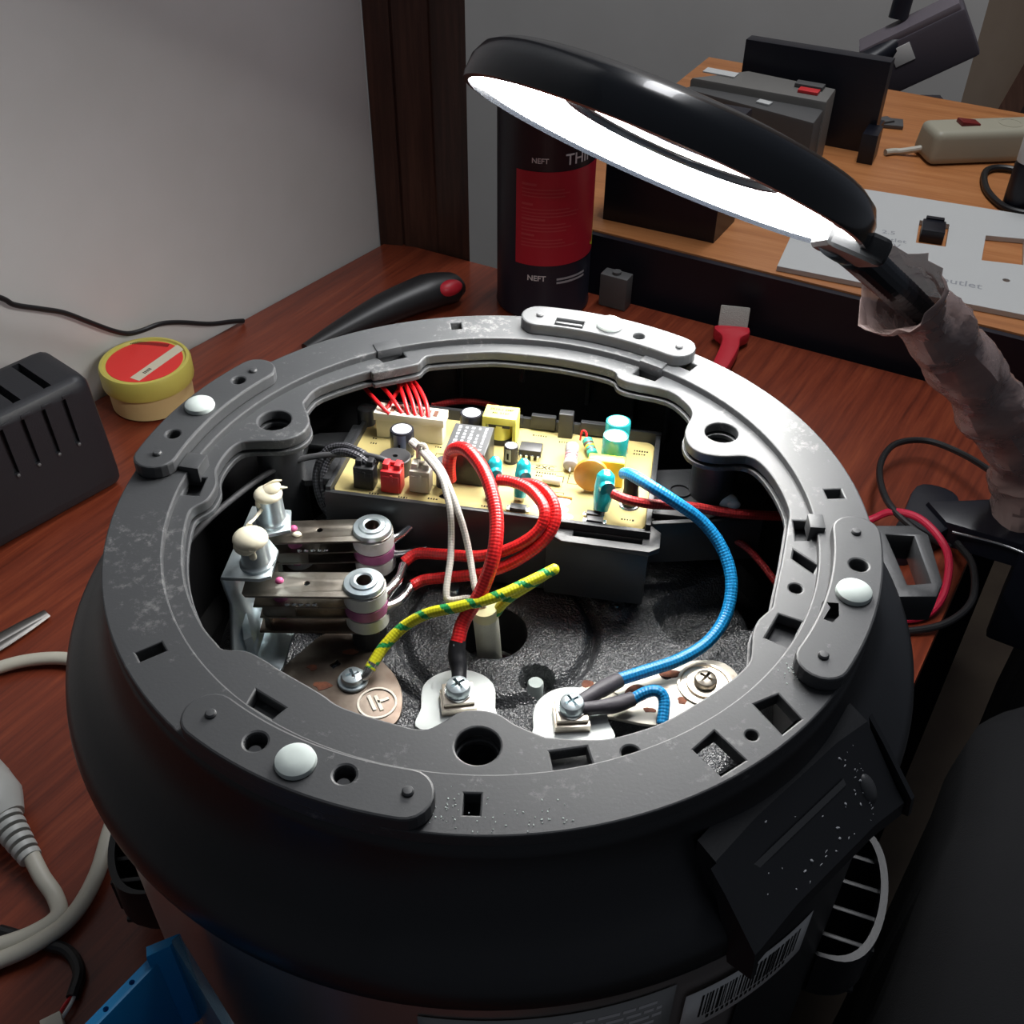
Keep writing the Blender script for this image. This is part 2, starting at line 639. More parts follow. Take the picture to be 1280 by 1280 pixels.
# left wall along the bench, then the wooden post, then the farther wall
dl = Vector((0.605, 0.796))
nl = Vector((-0.796, 0.605))
a = Vector((-116.5, 686))
b_ = a - dl * 2000
structure(MB().prism([tuple(a), tuple(b_), tuple(b_ + nl * 80), tuple(a + nl * 80)], FLOOR, 1900)
          .build('wall_left', 'wall_white'))
structure(MB().prism([(-420, 1650), (640, 1194), (668, 1266), (-390, 1720)], FLOOR, 1900).build('wall_back', 'wall_grey'))
structure(MB().prism([(640, 1194), (1500, 1768), (1460, 1828), (600, 1258)], FLOOR, 1900).build('wall_right', 'wall_tan'))
structure(MB().box((770, 1265, 0), (30, 40, 1400), rot=Matrix.Rotation(radians(33.7), 4, 'Z') @ Matrix.Rotation(radians(28), 4, 'Y'))
          .build('trim_2', 'post_wood'))
post = structure(MB().prism([(-116, 690), (-115, 685), (-92.6, 681), (-92.6, 684.5), (-90, 684.5), (-90, 680.6), (-59, 674),
                             (-57.5, 675), (-26, 650), (-44, 740), (-110, 770)], FLOOR, 1900).build('trim_1', 'post_wood'))

# ------------------------------------------------------------------ workbench
bench = thing('workbench', 'reddish brown wood-grain workbench that carries the opened cooker', 'table', (-240, 10, FLOOR))
tt = MB().prism([(-106, 693), (428, 403), (-242, -656), (-960, -432)], -25, 0, bev=1.0)
tt.build('tabletop', 'red_wood', bench)
for x, y in ((-120, 630), (340, 390), (-270, -560), (-860, -390)):
    MB().box((x, y, (FLOOR - 25) / 2), (45, 45, -FLOOR - 25), rz=radians(-31), bev=2).build('leg', 'dark_black', bench)
MB().box((95, 470, -75), (470, 18, 100), rz=radians(-29)).build('apron', 'dark_black', bench)

# ------------------------------------------------------------------ second desk behind the bench
fd = Vector((0.874, -0.485))
bd = Vector((0.485, 0.874))
p0 = Vector((6, 626)) + bd * 27
def desk_pt(t, d, z=65):
    q = p0 + fd * t + bd * d
    return (q.x, q.y, z)
desk = thing('side_desk', 'orange laminate desk with black front panel behind the bench', 'desk', (280, 700, FLOOR))
MB().prism([desk_pt(0, 0)[:2], desk_pt(500, 0)[:2], desk_pt(500, 497)[:2], desk_pt(0, 505)[:2]], 28, 52, bev=1.5).build(
    'tabletop', 'orange_wood', desk)
MB().prism([desk_pt(0, -6)[:2], desk_pt(500, -6)[:2], desk_pt(500, 6)[:2], desk_pt(0, 6)[:2]], -160, 50).build(
    'front_panel', 'apron_black', desk)
for t in (25, 475):
    for d in (40, 470):
        c = desk_pt(t, d)
        MB().box((c[0], c[1], (FLOOR + 28) / 2), (40, 40, 28 - FLOOR), rz=radians(-29)).build('leg', 'apron_black', desk)

# ================================================================== the cooker
ck = thing('pressure_cooker', 'upside-down opened electric pressure cooker with exposed wiring and black base ring', 'cooker', (0, 0, 0))

# steel body
MB().lathe([(150, 0.5), (152.5, 3), (153.2, 12), (153.4, 100), (153.4, 190), (148, 190), (148, 3)], 128, closed=True).build(
    'steel_body', 'steel_body', ck)
# control-panel side of the body, black plastic
MB().lathe([(153.6, 2), (154.6, 4), (154.6, 184), (153.6, 184)], 40, a0=radians(-58), a1=radians(-12)).build('front_panel', 'shell_black', ck)
# labels on the body
def wrap(R, cz):
    return lambda a, z: (R * cos(a), R * sin(a), z)
def patch(R, a0, a1, z0, z1, n=16, skew=0):
    rows = []
    for k in (0, 1):
        rows.append([(R * cos(radians(a0 + (a1 - a0) * i / n)), R * sin(radians(a0 + (a1 - a0) * i / n)),
                      (z0, z1)[k] + skew * i / n) for i in range(n + 1)])
    return rows
lab = MB().sheet(patch(153.9, -98, -68.6, 120, 173)).build('rating_label', 'label_silver', ck, solid=0.2)
pl = MB()
random.seed(3)
for row in range(12):
    z = 165.5 - row * 4.2
    a0 = -95
    while a0 < -70.5:
        w = random.uniform(0.6, 2.6)
        pl.sheet(patch(154.1, a0, min(a0 + w, -70), z, z + 1.9, 3))
        a0 += w + 0.35
pl.build('print', 'print_white', lab)
bc = MB().sheet(patch(155.0, -67.2, -46.5, 138, 164, skew=-4)).build('barcode_label', 'label_white', ck, solid=0.2)
pl = MB()
a0 = -64.8
while a0 < -49.0:
    w = random.choice((0.12, 0.2, 0.3, 0.45))
    zz = -4 * (a0 + 67.2) / 20.7
    pl.sheet(patch(155.25, a0, a0 + w, 145 + zz, 160 + zz, 1))
    a0 += w + random.choice((0.14, 0.22, 0.32))
for i in range(18):
    aa = -63.5 + i * 0.75
    zz = -4 * (aa + 67.2) / 20.7
    pl.sheet(patch(155.25, aa, aa + 0.42, 141.6 + zz, 143.8 + zz, 1))
pl.build('bars', 'silk_black', bc)

# black flared base shell
prof = [(133.5, 236), (135.6, 234.5), (136.2, 230), (137.6, 223), (140.6, 215.5), (145, 209.2), (150.2, 204.8), (154.6, 201.5),
        (157.2, 197.5), (158.2, 193), (158.0, 188.5), (156.6, 186), (153.5, 186), (152.5, 192), (149, 199), (141, 206),
        (134, 214), (131.5, 224), (131, 236)]
MB().lathe(prof, 160, closed=True).build('base_shell', 'shell_black', ck, sharp=50)
# inner wall and dark well below the ring
MB().lathe([(131.5, 238), (131.2, 150), (126, 143), (0, 143), (0, 141), (133, 141), (133, 238)], 96, caps=False).build('inner_wall', 'dark_black', ck)
# small moulded ribs on the inner wall
for ang, zc in ((97, 214), (84, 222), (70, 214), (60, 208), (52, 206)):
    aa = radians(ang)
    MB().box((129.6 * cos(aa), 129.6 * sin(aa), zc), (5, 2.2, 26), rz=aa, bev=0.6).build('wall_rib', 'shell_black', ck)

# ---- ring: raised outer band
def quad(pts):
    return list(pts)
def slot(ang, r, ls, lr):
    a_ = radians(ang)
    e, t = Vector((cos(a_), sin(a_))), Vector((-sin(a_), cos(a_)))
    c = e * r
    return [tuple(c + e * x + t * y) for x, y in ((-lr / 2, -ls / 2), (lr / 2, -ls / 2), (lr / 2, ls / 2), (-lr / 2, ls / 2))]
outer_holes = [slot(-146.6, 126.5, 4.4, 8.2), slot(-92.2, 125.4, 4.6, 6.8), slot(97.6, 127.0, 4.6, 5.6), slot(3.4, 126.1, 5.0, 6.2),
               slot(48.2, 125.2, 5.0, 5.6),
               [(58.2, -107.4), (65.2, -100.8), (72.4, -111.0), (64.7, -116.2)],
               [(78.6, -90.9), (86.5, -87.1), (91.4, -96.4), (84.8, -101.8)],
               circle(75.8, -102.3, 1.8, 16)]
outer_ring = plate_mesh(circle(0, 0, 135.4, 200), [circle(0, 0, 115.5, 180)] + outer_holes, 235, 240, 0.6)
MB().mesh(outer_ring).build('base_ring', 'ring_black', ck, sharp=14)
# ---- ring: lower inner band with three lugs
INNER = [(-93.4, -55.1), (-100.1, -42.6), (-105.1, -29.3), (-108.2, -15.5), (-109.5, -2.0), (-108.5, 2.9), (-104.3, 7.7),
         (-102.8, 16.6), (-104.7, 25.7), (-102.5, 36.7), (-98.7, 42.4), (-92.1, 43.5), (-82.3, 44.0), (-76.1, 48.0),
         (-73.5, 54.7), (-74.9, 61.6), (-77.5, 68.7), (-77.0, 72.1), (-72.5, 80.9), (-54.5, 92.5), (-51.1, 91.9), (-42.1, 95.1),
         (-32.7, 98.9), (-30.2, 103.4), (-25.9, 106.0), (-4.1, 108.7), (7.5, 108.0), (30.5, 103.2), (50.5, 95.0), (53.4, 88.9),
         (58.5, 84.9), (73.4, 79.0), (79.9, 69.6), (81.2, 62.0), (77.0, 51.2), (76.9, 42.4), (80.7, 36.5), (88.5, 34.0),
         (98.5, 34.0), (103.6, 28.9), (107.2, 16.8), (108.5, 2.4), (106.4, -6.3), (103.0, -17.2), (100.8, -24.2), (95.1, -40.6),
         (93.4, -45.9), (92.3, -48.1), (87.2, -53.2), (84.3, -58.9), (83.1, -64.1), (81.2, -70.8), (77.0, -76.0), (71.8, -80.5),
         (62.7, -87.4), (51.4, -94.8), (41.9, -98.7), (33.5, -101.0), (23.9, -101.0), (17.4, -100.4), (15.3, -99.8), (7.6, -95.7),
         (3.1, -92.1), (-2.4, -90.3), (-9.1, -90.9), (-14.6, -95.0), (-19.9, -97.4), (-29.0, -95.0), (-40.5, -90.8),
         (-46.4, -87.8), (-51.4, -83.7), (-64.5, -74.8), (-70.3, -70.5), (-77.0, -66.5), (-84.1, -65.8), (-87.3, -62.8)]
LUGS = [(-87.9, 57.4), (91.3, 49.6), (-3.6, -103.5)]
inner_holes = [circle(x, y, 6.6, 32) for x, y in LUGS] + [
    [(17.2, -105.8), (27.9, -104.0), (29.5, -111.5), (18.3, -113.3)],
    [(88.0, -61.3), (94.4, -51.0), (101.1, -54.3), (94.6, -65.4)],
    [(108.9, -4.2), (114.2, -4.5), (112.6, -14.8), (107.6, -14.8)],
    [(-71.2, -82.7), (-61.4, -89.5), (-64.6, -93.4), (-72.7, -88.0)],
    [(-114.6, 21.0), (-107.6, 20.2), (-108.4, 10.0), (-114.4, 10.5)],
    [(-50.6, 104.2), (-40.2, 109.0), (-38.2, 104.6), (-47.6, 100.4)],
    [(59.8, 91.6), (63.8, 96.8), (72.6, 90.6), (68.6, 86.4)],
    [(104.4, -24.2), (105.8, -19.8), (112.2, -27.4), (110.0, -31.4)],
    circle(40.5, -106.2, 2.6, 20), circle(102.4, -38.9, 2.2, 20)]
inner_ring = plate_mesh(circle(0, 0, 119.5, 180), [smooth_loop(INNER, 4)] + inner_holes, 232.5, 237, 0.7)
MB().mesh(inner_ring).build('lug_ring', 'ring_black', ck, sharp=14)
# second thin flange below the inner band
und = [(x * 0.992, y * 0.992) for x, y in smooth_loop(INNER, 3)]
MB().mesh(plate_mesh(circle(0, 0, 117, 120), [und] + [circle(x, y, 6.0, 24) for x, y in LUGS], 229.5, 231.6, 0.4)).build(
    'lower_flange', 'ring_black', ck, sharp=14)
for x, y in LUGS:
    MB().lathe([(9.5, 229), (9.5, 178), (6.0, 178), (6.0, 229)], 32, M=Matrix.Translation((x, y, 0)), closed=True).build('lug_post', 'tray_black', ck)
# hooks at the step of the ring
for hx, hy, ang, sz in ((-112.6, 24.5, 168, (8, 9, 7)), (-46.5, 108.5, 113, (7, 11, 4)), (69.5, 96.0, 54, (8, 11, 5)), (115.0, -10.0, -5, (5.5, 7.5, 7))):
    MB().box((hx, hy, 238.6), sz, rz=radians(ang), bev=0.6).build('hook', 'ring_black', ck)

# ---- four raised arc tabs with rubber pads and rivets
def tab_outline(ac, half, r0, r1):
    out = []
    n = 20
    for i in range(n + 1):
        q = radians(ac - half + 2 * half * i / n)
        out.append((r1 * cos(q), r1 * sin(q)))
    rm, rr = (r0 + r1) / 2, (r1 - r0) / 2
    for k in range(1, 10):
        th = pi * k / 10
        q = radians(ac + half)
        rad, tan_ = rm + rr * cos(th), rr * sin(th) * 0.95
        out.append((rad * cos(q) - tan_ * sin(q), rad * sin(q) + tan_ * cos(q)))
    for i in range(n + 1):
        q = radians(ac + half - 2 * half * i / n)
        out.append((r0 * cos(q), r0 * sin(q)))
    for k in range(1, 10):
        th = pi * k / 10
        q = radians(ac - half)
        rad, tan_ = rm - rr * cos(th), rr * sin(th) * 0.95
        out.append((rad * cos(q) + tan_ * sin(q), rad * sin(q) - tan_ * cos(q)))
    return out
def PP(r, a_):
    return (r * cos(radians(a_)), r * sin(radians(a_)))
TABS = [(154.9, [(127.3, 163.4, 2.6), (127.1, 144.8, 2.6)], [169.2, 141.1], None),
        (66.3, [(125.5, 59.7, 2.6)], [51.2, 80.6], 'slot'),
        (-23.2, [(127.8, -16.6, 3.0)], [-9.2, -37.2], 'L'),
        (-114.7, [(126.7, -121.2, 3.2), (125.9, -108.3, 3.0)], [-129.0, -99.9], None)]
for ac, hs, rv, extra in TABS:
    holes = [circle(*PP(r, a_), rr, 20) for r, a_, rr in hs]
    if extra == 'slot':
        holes.append(slot(74.3, 124.0, 12.5, 6.0))
    if extra == 'L':
        holes.append([(106.6, -53.0), (112.4, -53.6), (110.9, -60.4), (107.6, -63.8), (103.8, -61.6), (107.4, -56.2)])
    t = MB().mesh(plate_mesh(tab_outline(ac, 14.6, 119.4, 135.9), holes, 240, 245.6, 0.8)).build('mount_tab', 'tab_black', ck, sharp=14)
    c = PP(127.5, ac)
    MB().lathe([(5.6, 245.4), (5.9, 246.2), (5.6, 247.4), (4.4, 248.3), (2.2, 248.7), (0, 248.8)], 32, M=Matrix.Translation((c[0], c[1], 0))).build(
        'rubber_pad', 'pad_white', t)
    for ra in rv:
        c = PP(127.2, ra)
        MB().lathe([(1.7, 245.5), (1.7, 246.2), (1.3, 246.7), (0, 246.9)], 16, M=Matrix.Translation((c[0], c[1], 0))).build('rivet', 'tab_black', t)
    if extra == 'slot':
        c = PP(124.0, 74.3)
        MB().box((c[0], c[1], 243.6), (1.4, 12, 3), rz=radians(74.3), bev=0.3).build('latch_bar', 'tab_black', t)
    for h in hs:
        c = PP(h[0], h[1])
        if extra is None:
            MB().cyl((c[0] - 0.5, c[1] - 1.0, 238), (c[0] - 0.5, c[1] - 1.0, 242.6), 1.9, seg=16).build('peg', 'tab_black', t)

# broken bracket block moulded on the front of the shell
n_ = Vector((0.663, -0.749))
t_ = Vector((0.749, 0.663))
def nt_pt(n, t, z):
    q = n_ * n + t_ * t
    return (q.x, q.y, z)
bk = MB()
sec = [(132, 224), (139, 221.5), (155, 202.5), (158.6, 199), (159.2, 193), (155, 191), (150, 194), (132, 210)]
rows = []
for t in (-40, -20, 0, 20, 34):
    rows.append([nt_pt(n + (1.5 if t in (-40, 34) else 0), t, z) for n, z in sec + sec[:1]])
bk.sheet(rows)
bk.poly(rows[0][:-1])
bk.poly(list(reversed(rows[-1][:-1])))
bmesh.ops.recalc_face_normals(bk.bm, faces=bk.bm.faces)
brk = bk.build('bracket_block', 'shell_black', ck, sharp=25)
def fin(t, prof_nz, th):
    m_ = MB()
    A = [nt_pt(n, t - th / 2, z) for n, z in prof_nz]
    B = [nt_pt(n, t + th / 2, z) for n, z in prof_nz]
    m_.poly(list(reversed(A)))
    m_.poly(B)
    for i in range(len(A)):
        j = (i + 1) % len(A)
        m_.poly([A[i], A[j], B[j], B[i]])
    bmesh.ops.recalc_face_normals(m_.bm, faces=m_.bm.faces)
    return m_
fin(-41.5, [(141, 221.5), (147, 216), (160.5, 201), (161.5, 188), (153, 186), (150, 197)], 2.4).build('fin', 'shell_black', brk)
fin(36.0, [(140, 222.5), (147, 216), (161.5, 201), (162.5, 193), (153, 189), (150, 197)], 1.8).build('fin', 'shell_black', brk)
m_ = MB()
for t0, t1, n0 in ((-34, 16, 146),):
    A = [nt_pt(n0, t0, 213.0), nt_pt(n0 + 1.4, t0, 211.2), nt_pt(n0 + 1.4, t1, 211.2), nt_pt(n0, t1, 213.0)]
    B = [(x, y, z + 0.9) for x, y, z in A]
    m_.poly(B)
    for i in range(4):
        j = (i + 1) % 4
        m_.poly([A[i], A[j], B[j], B[i]])
m_.build('broken_edge', 'tab_black', brk)
MB().ell(nt_pt(151, 24, 206.5), (2.4, 3, 5.4), rot=rotz(radians(-48)) @ Matrix.Rotation(radians(-38), 4, 'Y')).build('clip_stub', 'tab_black', brk)
m_ = MB()
random.seed(5)
for i in range(120):
    t = random.uniform(-40, 34)
    n = random.uniform(141, 157)
    z = 221.3 - (n - 139) * 1.175 + 0.15
    if random.random() < 0.55:
        t = random.choice((-36, 22, 29)) + random.uniform(-4, 4)
    m_.ell(nt_pt(n, t, z), (random.uniform(0.2, 0.9), random.uniform(0.15, 0.5), random.uniform(0.15, 0.4)), seg=6, rg=4,
           rot=rotz(random.uniform(0, 3)))
o = m_.build('plastic_crumbs', 'ink_grey', brk)
o['kind'] = 'stuff'
# dust crumbs on the ring near the tab ends
m_ = MB()
for (ra, aa, n) in ((128, -95.0, 26), (131, -91, 14), (131, -84, 30), (121, -40, 26), (128, -23, 16)):
    for i in range(n):
        r_ = ra + random.gauss(0, 3.2)
        q = aa + random.gauss(0, 1.2 if n != 30 else 2.6)
        if not 117 < r_ < 134.5:
            continue
        z = 245.7 if aa == -23 else 240.1
        c = PP(r_, q)
        m_.ell((c[0], c[1], z), (random.uniform(0.1, 0.42), random.uniform(0.1, 0.3), 0.15), seg=6, rg=4, rot=rotz(random.uniform(0, 3)))
o = m_.build('dust_crumbs', 'pad_white', ck)
o['kind'] = 'stuff'

# loop bracket on the side
hm = plate_mesh([(156, 47), (179, 47), (184, 41), (181, 12), (176, 4), (156, 4)],
                [[(166, 41), (177.5, 40), (176, 12), (166.5, 11)]], 176, 190, 1.0)
lp = MB().mesh(hm).build('loop_bracket', 'tray_black', ck)
# ribbed carrying handle and its twin on the far side
def handle(ang, parent, hw, dz):
    M = rotz(radians(ang))
    m_ = MB()
    rows = []
    for i in range(25):
        th = -pi / 2 + pi * i / 24
        yy, xx = hw * sin(th), 152 + 24 * cos(th) ** 0.6 if cos(th) > 0 else 152
        nx = cos(th)
        rows.append([(xx, yy, 74), (xx - 3, yy * 0.95, 74), (xx - 4, yy * 0.94, 48), (xx - 9, yy * 0.86, 44), (xx - 2, yy * 0.97, 42),
                     (xx + 0.5, yy, 46), (xx, yy, 74)])
    m_.sheet(rows)
    bmesh.ops.recalc_face_normals(m_.bm, faces=m_.bm.faces)
    M = Matrix.Translation((0, 0, dz)) @ M
    h = m_.build('carry_handle', 'shell_black', parent, M=M)
    for y in (-hw * 0.6, -hw * 0.2, hw * 0.2, hw * 0.6):
        MB().box((162, y, 58), (24, 2.2, 22), bev=0.5).build('rib', 'shell_black', h, M=M)
    MB().box((160, 0, 46), (22, hw * 1.7, 3), bev=1).build('floor_web', 'shell_black', h, M=M)
    return h
handle(-21, ck, 34, 4)
handle(187, ck, 28, -16)

# ---- hammered black pan inside
PANZ = 175
def pan_h(x, y):
    z = 0.0
    r = hypot(x, y)
    rg = hypot(x - 2, y - 2)
    g = abs(rg - 38.5)
    if g < 4:
        z -= 4.6 * (0.5 + 0.5 * cos(pi * g / 4))
    # straight groove on the left
    ax, ay, bx, by = -48, -16, -24, -37
    tt_ = max(0, min(1, ((x - ax) * (bx - ax) + (y - ay) * (by - ay)) / ((bx - ax) ** 2 + (by - ay) ** 2)))
    d = hypot(x - ax - tt_ * (bx - ax), y - ay - tt_ * (by - ay))
    if d < 2.5:
        z -= 3.0 * (0.5 + 0.5 * cos(pi * d / 2.5))
    # stamped oblong recess
    ca, sa = cos(radians(22)), sin(radians(22))
    u = (x - 93) * ca + (y - 13) * sa
    v = -(x - 93) * sa + (y - 13) * ca
    q = (u / 24) ** 4 + (v / 13) ** 4
    if q < 1.6:
        z -= 11 * min(1, max(0, (1.6 - q) / 0.8))
        q2 = (u / 15) ** 2 + ((v + 2) / 5) ** 2
        if q2 < 1:
            z += 5 * (1 - q2)
    for cx, cy, rr, dp in ((17.0, -25.0, 6.0, 9), (60.4, 23.2, 2.2, 5), (-77.8, -5.0, 14, 9), (52, -54, 10, 8)):
        d = hypot(x - cx, y - cy)
        if d < rr + 0.8:
            z -= dp * min(1, max(0, (rr + 0.8 - d) / 1.2))
    d = hypot(x - 50.4, y - 11.6)
    if d < 6.0:
        z += 2.6 * min(1, (6.0 - d) / 1.6) - (1.2 if d < 2.2 else 0)
    d = hypot(x + 23.8, y - 18.1)
    if d < 6:
        z += 0.8 * min(1, (6 - d) / 0.8)
    if r > 104:
        z -= (r - 104) ** 2 * 0.22
    if r < 16.5:
        z -= 1.2 * (1 - (r - 14) / 2.5)
    return z
m_ = MB()
rs = [14 + (16.5 - 14) * i / 3 for i in range(3)] + [16.5 + (114 - 16.5) * i / 92 for i in range(93)]
NA = 280
rows = []
for i in range(NA + 1):
    th = 2 * pi * i / NA
    rows.append([(r * cos(th), r * sin(th), PANZ + pan_h(r * cos(th), r * sin(th))) for r in rs])
m_.sheet(rows)
bmesh.ops.remove_doubles(m_.bm, verts=m_.bm.verts, dist=0.001)
bmesh.ops.recalc_face_normals(m_.bm, faces=m_.bm.faces)
pan = m_.build('inner_pan', 'pan_black', ck, sharp=60)
# well under the central hole, with turned rings
MB().lathe([(14.2, 174), (14.2, 150), (19, 150), (19, 166), (20, 174)], 48, caps=False).build('hole_collar', 'dark_black', pan)
MB().lathe([(0, 147), (9, 147), (9.6, 148.2), (12, 148.2), (12.6, 149.6), (18, 149.6), (18, 144), (0, 144)], 48, caps=False).build('well_disc', 'steel', pan)
MB().lathe([(3.1, 164), (3.1, 172.6), (2.7, 173.2), (0, 173.3)], 24, M=Matrix.Translation((16.6, -25.4, 0))).build('white_pin', 'pad_white', pan)
MB().lathe([(3.2, 174), (3.2, 177.5), (2.6, 178.5), (0, 178.6)], 20, M=Matrix.Translation((-16.3, 21.3, 0))).build('rivet', 'steel', pan)
MB().lathe([(1.3, 174), (1.3, 177), (0.9, 177.6), (0, 177.6)], 16, M=Matrix.Translation((50.4, 11.6, 0))).build('rivet', 'steel', pan)
MB().lathe([(2.6, 172), (2.6, 176.3), (1.9, 176.3), (1.9, 172)], 20, M=Matrix.Translation((60.4, 23.2, 0)), closed=True).build('eyelet', 'pan_black', pan)

# heater cover plates
pl = MB().mesh(plate_mesh(smooth_loop([(-82, -26), (-74, -12), (-66, -3), (-55, -4), (-45, -15), (-37, -25), (-33.5, -36), (-35, -47),
                                       (-44, -52), (-60, -46), (-74, -38)], 4), [[(-62.6, -19.6), (-60.0, -17.0), (-58.4, -19.0), (-61.0, -21.6)]],
                          175.2, 176.8, 0.3)).build('burnt_cover_plate', 'burnt_steel', ck)
pl['label'] = 'heat-stained steel cover plate with earth screw'
def screw(x, y, z, r, h, m, parent, washer=None, rot=0.4, name='screw', tilt=None):
    T = Matrix.Translation((x, y, z)) @ (tilt or Matrix())
    s_ = MB().lathe([(r * 1.0, 0), (r, h * 0.45), (r * 0.9, h * 0.8), (r * 0.55, h), (0, h * 1.02)], 28, M=T).build(name, m, parent)
    # cross recess cut into the head
    k1 = MB().box((0, 0, h * 0.85), (r * 1.15, r * 0.26, h * 0.75)).build('cutter', m, parent, M=T @ rotz(rot))
    k2 = MB().box((0, 0, h * 0.85), (r * 0.26, r * 1.15, h * 0.75)).build('cutter', m, parent, M=T @ rotz(rot))
    carve(s_, [k1, k2])
    if washer:
        MB().lathe([(washer, 0), (washer, 0.9), (washer - 0.3, 1.2), (r, 1.2)], 32, M=T @ Matrix.Translation((0, 0, -0.9))).build('washer', m, parent)
    return s_
screw(-52.7, -28.0, 178, 4.4, 3.4, 'zinc', pl, washer=5.8)
m_ = MB()
m_.lathe([(7.4, 176.7), (7.4, 177.3), (6.6, 177.3), (6.6, 176.7)], 40, M=Matrix.Translation((-42.7, -38.5, 0)), closed=True)
for dx in (-2.0, 0.6):
    m_.box((-42.7 + dx, -38.5, 177), (1.3, 7.5, 0.6), rz=radians(24))
m_.box((-40.6, -37.2, 177), (4.4, 1.3, 0.6), rz=radians(24))
m_.build('embossed_mark', 'rust_plate', pl)
m_ = MB()
for x, y, a_, b__ in ((-64, -30, 3.4, 2.4), (-55, -13, 3.2, 1.4), (-50, -10, 2.6, 1.2), (-69, -21, 2.0, 1.5)):
    m_.prism(smooth_loop([(x + a_ * cos(k) * random.uniform(0.6, 1.2), y + b__ * sin(k) * random.uniform(0.6, 1.2)) for k in [i * pi / 5 for i in range(10)]], 2), 176.8, 176.95)
m_.build('rust_stain', 'rust', pl)

pr = MB().mesh(plate_mesh(smooth_loop([(33, -31), (48, -26.5), (62, -22), (76, -18), (88, -18), (94, -25), (93, -36), (80, -46), (62, -49), (47, -46),
                                       (36, -42)], 4), [circle(66.5, -25.0, 2.2, 16), circle(55, -33.5, 4.0, 20)], 175.2, 176.8, 0.3)).build('cover_plate', 'rust_plate', ck)
MB().lathe([(10.4, 176.7), (10.4, 177.8), (9.4, 177.8), (9.0, 177.2), (7.0, 177.2), (6.8, 178.4), (4, 178.4)], 40, M=Matrix.Translation((80.5, -30, 0))).build('dished_washer', 'brass_plate', pr)
screw(80.5, -30, 178.3, 4.4, 3.4, 'dull_steel', pr, rot=0.9)
m_ = MB()
for x, y, a_, b__ in ((36, -29.5, 3.0, 1.8), (68.5, -24.5, 4.0, 2.4), (55, -33.5, 5.2, 3.0), (58, -42, 2.8, 1.5), (71, -37.5, 2.0, 2.0)):
    m_.prism(smooth_loop([(x + a_ * cos(k) * random.uniform(0.6, 1.2), y + b__ * sin(k) * random.uniform(0.6, 1.2)) for k in [i * pi / 5 for i in range(10)]], 2), 176.8, 176.95)
m_.build('rust_stain', 'rust', pr)
MB().lathe([(5, 176.7), (5, 177.2), (4.2, 177.2), (4.2, 176.7)], 28, M=Matrix.Translation((44, -37.5, 0)), closed=True).build('ring_mark', 'brass_plate', pr)

# heater terminals: white insulator, metal block and screw
def terminal(pts, c, rot):
    w = MB().mesh(plate_mesh(smooth_loop(pts, 5), [], 176.2, 178.8, 0.4)).build('ceramic_insulator', 'ceramic_white', ck)
    MB().box((c[0], c[1], 180.3), (13, 10.5, 3.4), rz=rot, bev=0.5).build('terminal_block', 'brass_plate', w)
    MB().box((c[0], c[1] + 1.0, 183.0), (11.6, 10, 2.0), rz=rot, bev=0.5).build('square_washer', 'brass_plate', w)
    MB().lathe([(5.0, 183.8), (5.0, 185.0)], 28, M=Matrix.Translation((c[0], c[1] + 1.2, 0))).build('washer', 'steel', w)
    screw(c[0], c[1] + 1.2, 185.0, 4.6, 4.2, 'zinc', w, rot=rot + 0.5)
    return w
terminal([(-26.2, -33), (-23.5, -28), (-18.5, -24.8), (-12.5, -23.6), (-6.5, -24.8), (-1.6, -28), (1.0, -33), (1.2, -42), (1, -52), (-26, -52), (-26.2, -42)], (-12.4, -40.5), 0.12)
terminal([(15.2, -44), (17.4, -38.5), (22, -34.2), (28, -32.4), (34, -33.0), (39, -36), (41.8, -41), (42.4, -48), (42.5, -58), (16, -58), (15, -51)], (28.8, -48.5), 0.05)

# central sleeve standing in the hole
sl = MB().tube([(-2.9, -8.8, 195), (-2.1, -5.5, 180), (-0.3, -3.7, 148)], 5.0, 20, 6, flat=1.0).build('fibre_sleeve', 'sleeve_white', ck)
MB().tube([(-3.0, -9.2, 198.6), (-2.7, -8.3, 193)], 5.3, 20, 3).build('sleeve_collar', 'sleeve_amber', sl)

# ---- thermostat bracket
br = MB()
br.mesh(plate_mesh([(-100.5, -9), (-96, 32), (-80, 29.5), (-78.5, 17.5), (-87.5, 14.5), (-81.5, 6), (-82, -8.2), (-86, -10)], [], 211.5, 213.4, 0.5))
br.build_tmp = None
bkt = br.build('thermostat_bracket', 'zinc', ck)
m_ = MB()
A = [(-100, -9.0), (-97.5, 14), (-95.5, 32)]
rows = []
for z, off in ((212, 0), (200, 1.5), (188, 3), (179, 6), (177, 9)):
    rows.append([(x + off, y - off * 0.4 - (14 if z < 190 and i == 0 else 0) * (1 if z < 190 else 0), z) for i, (x, y) in enumerate(A)])
m_.sheet(rows)
m_.build('back_web', 'zinc', bkt, solid=1.6)
MB().mesh(plate_mesh([(-98, -30), (-93, 28), (-76, 26), (-80, -22), (-85, -32)], [circle(-87.5, -24.5, 4.2, 20)], 176.4, 178.2, 0.4)).build('foot', 'zinc', bkt)
m_ = MB()
m_.prism([(-97.5, -5), (-95, -5), (-91, -17), (-93.5, -19)], 178, 190)
m_.build('gusset', 'zinc', bkt)
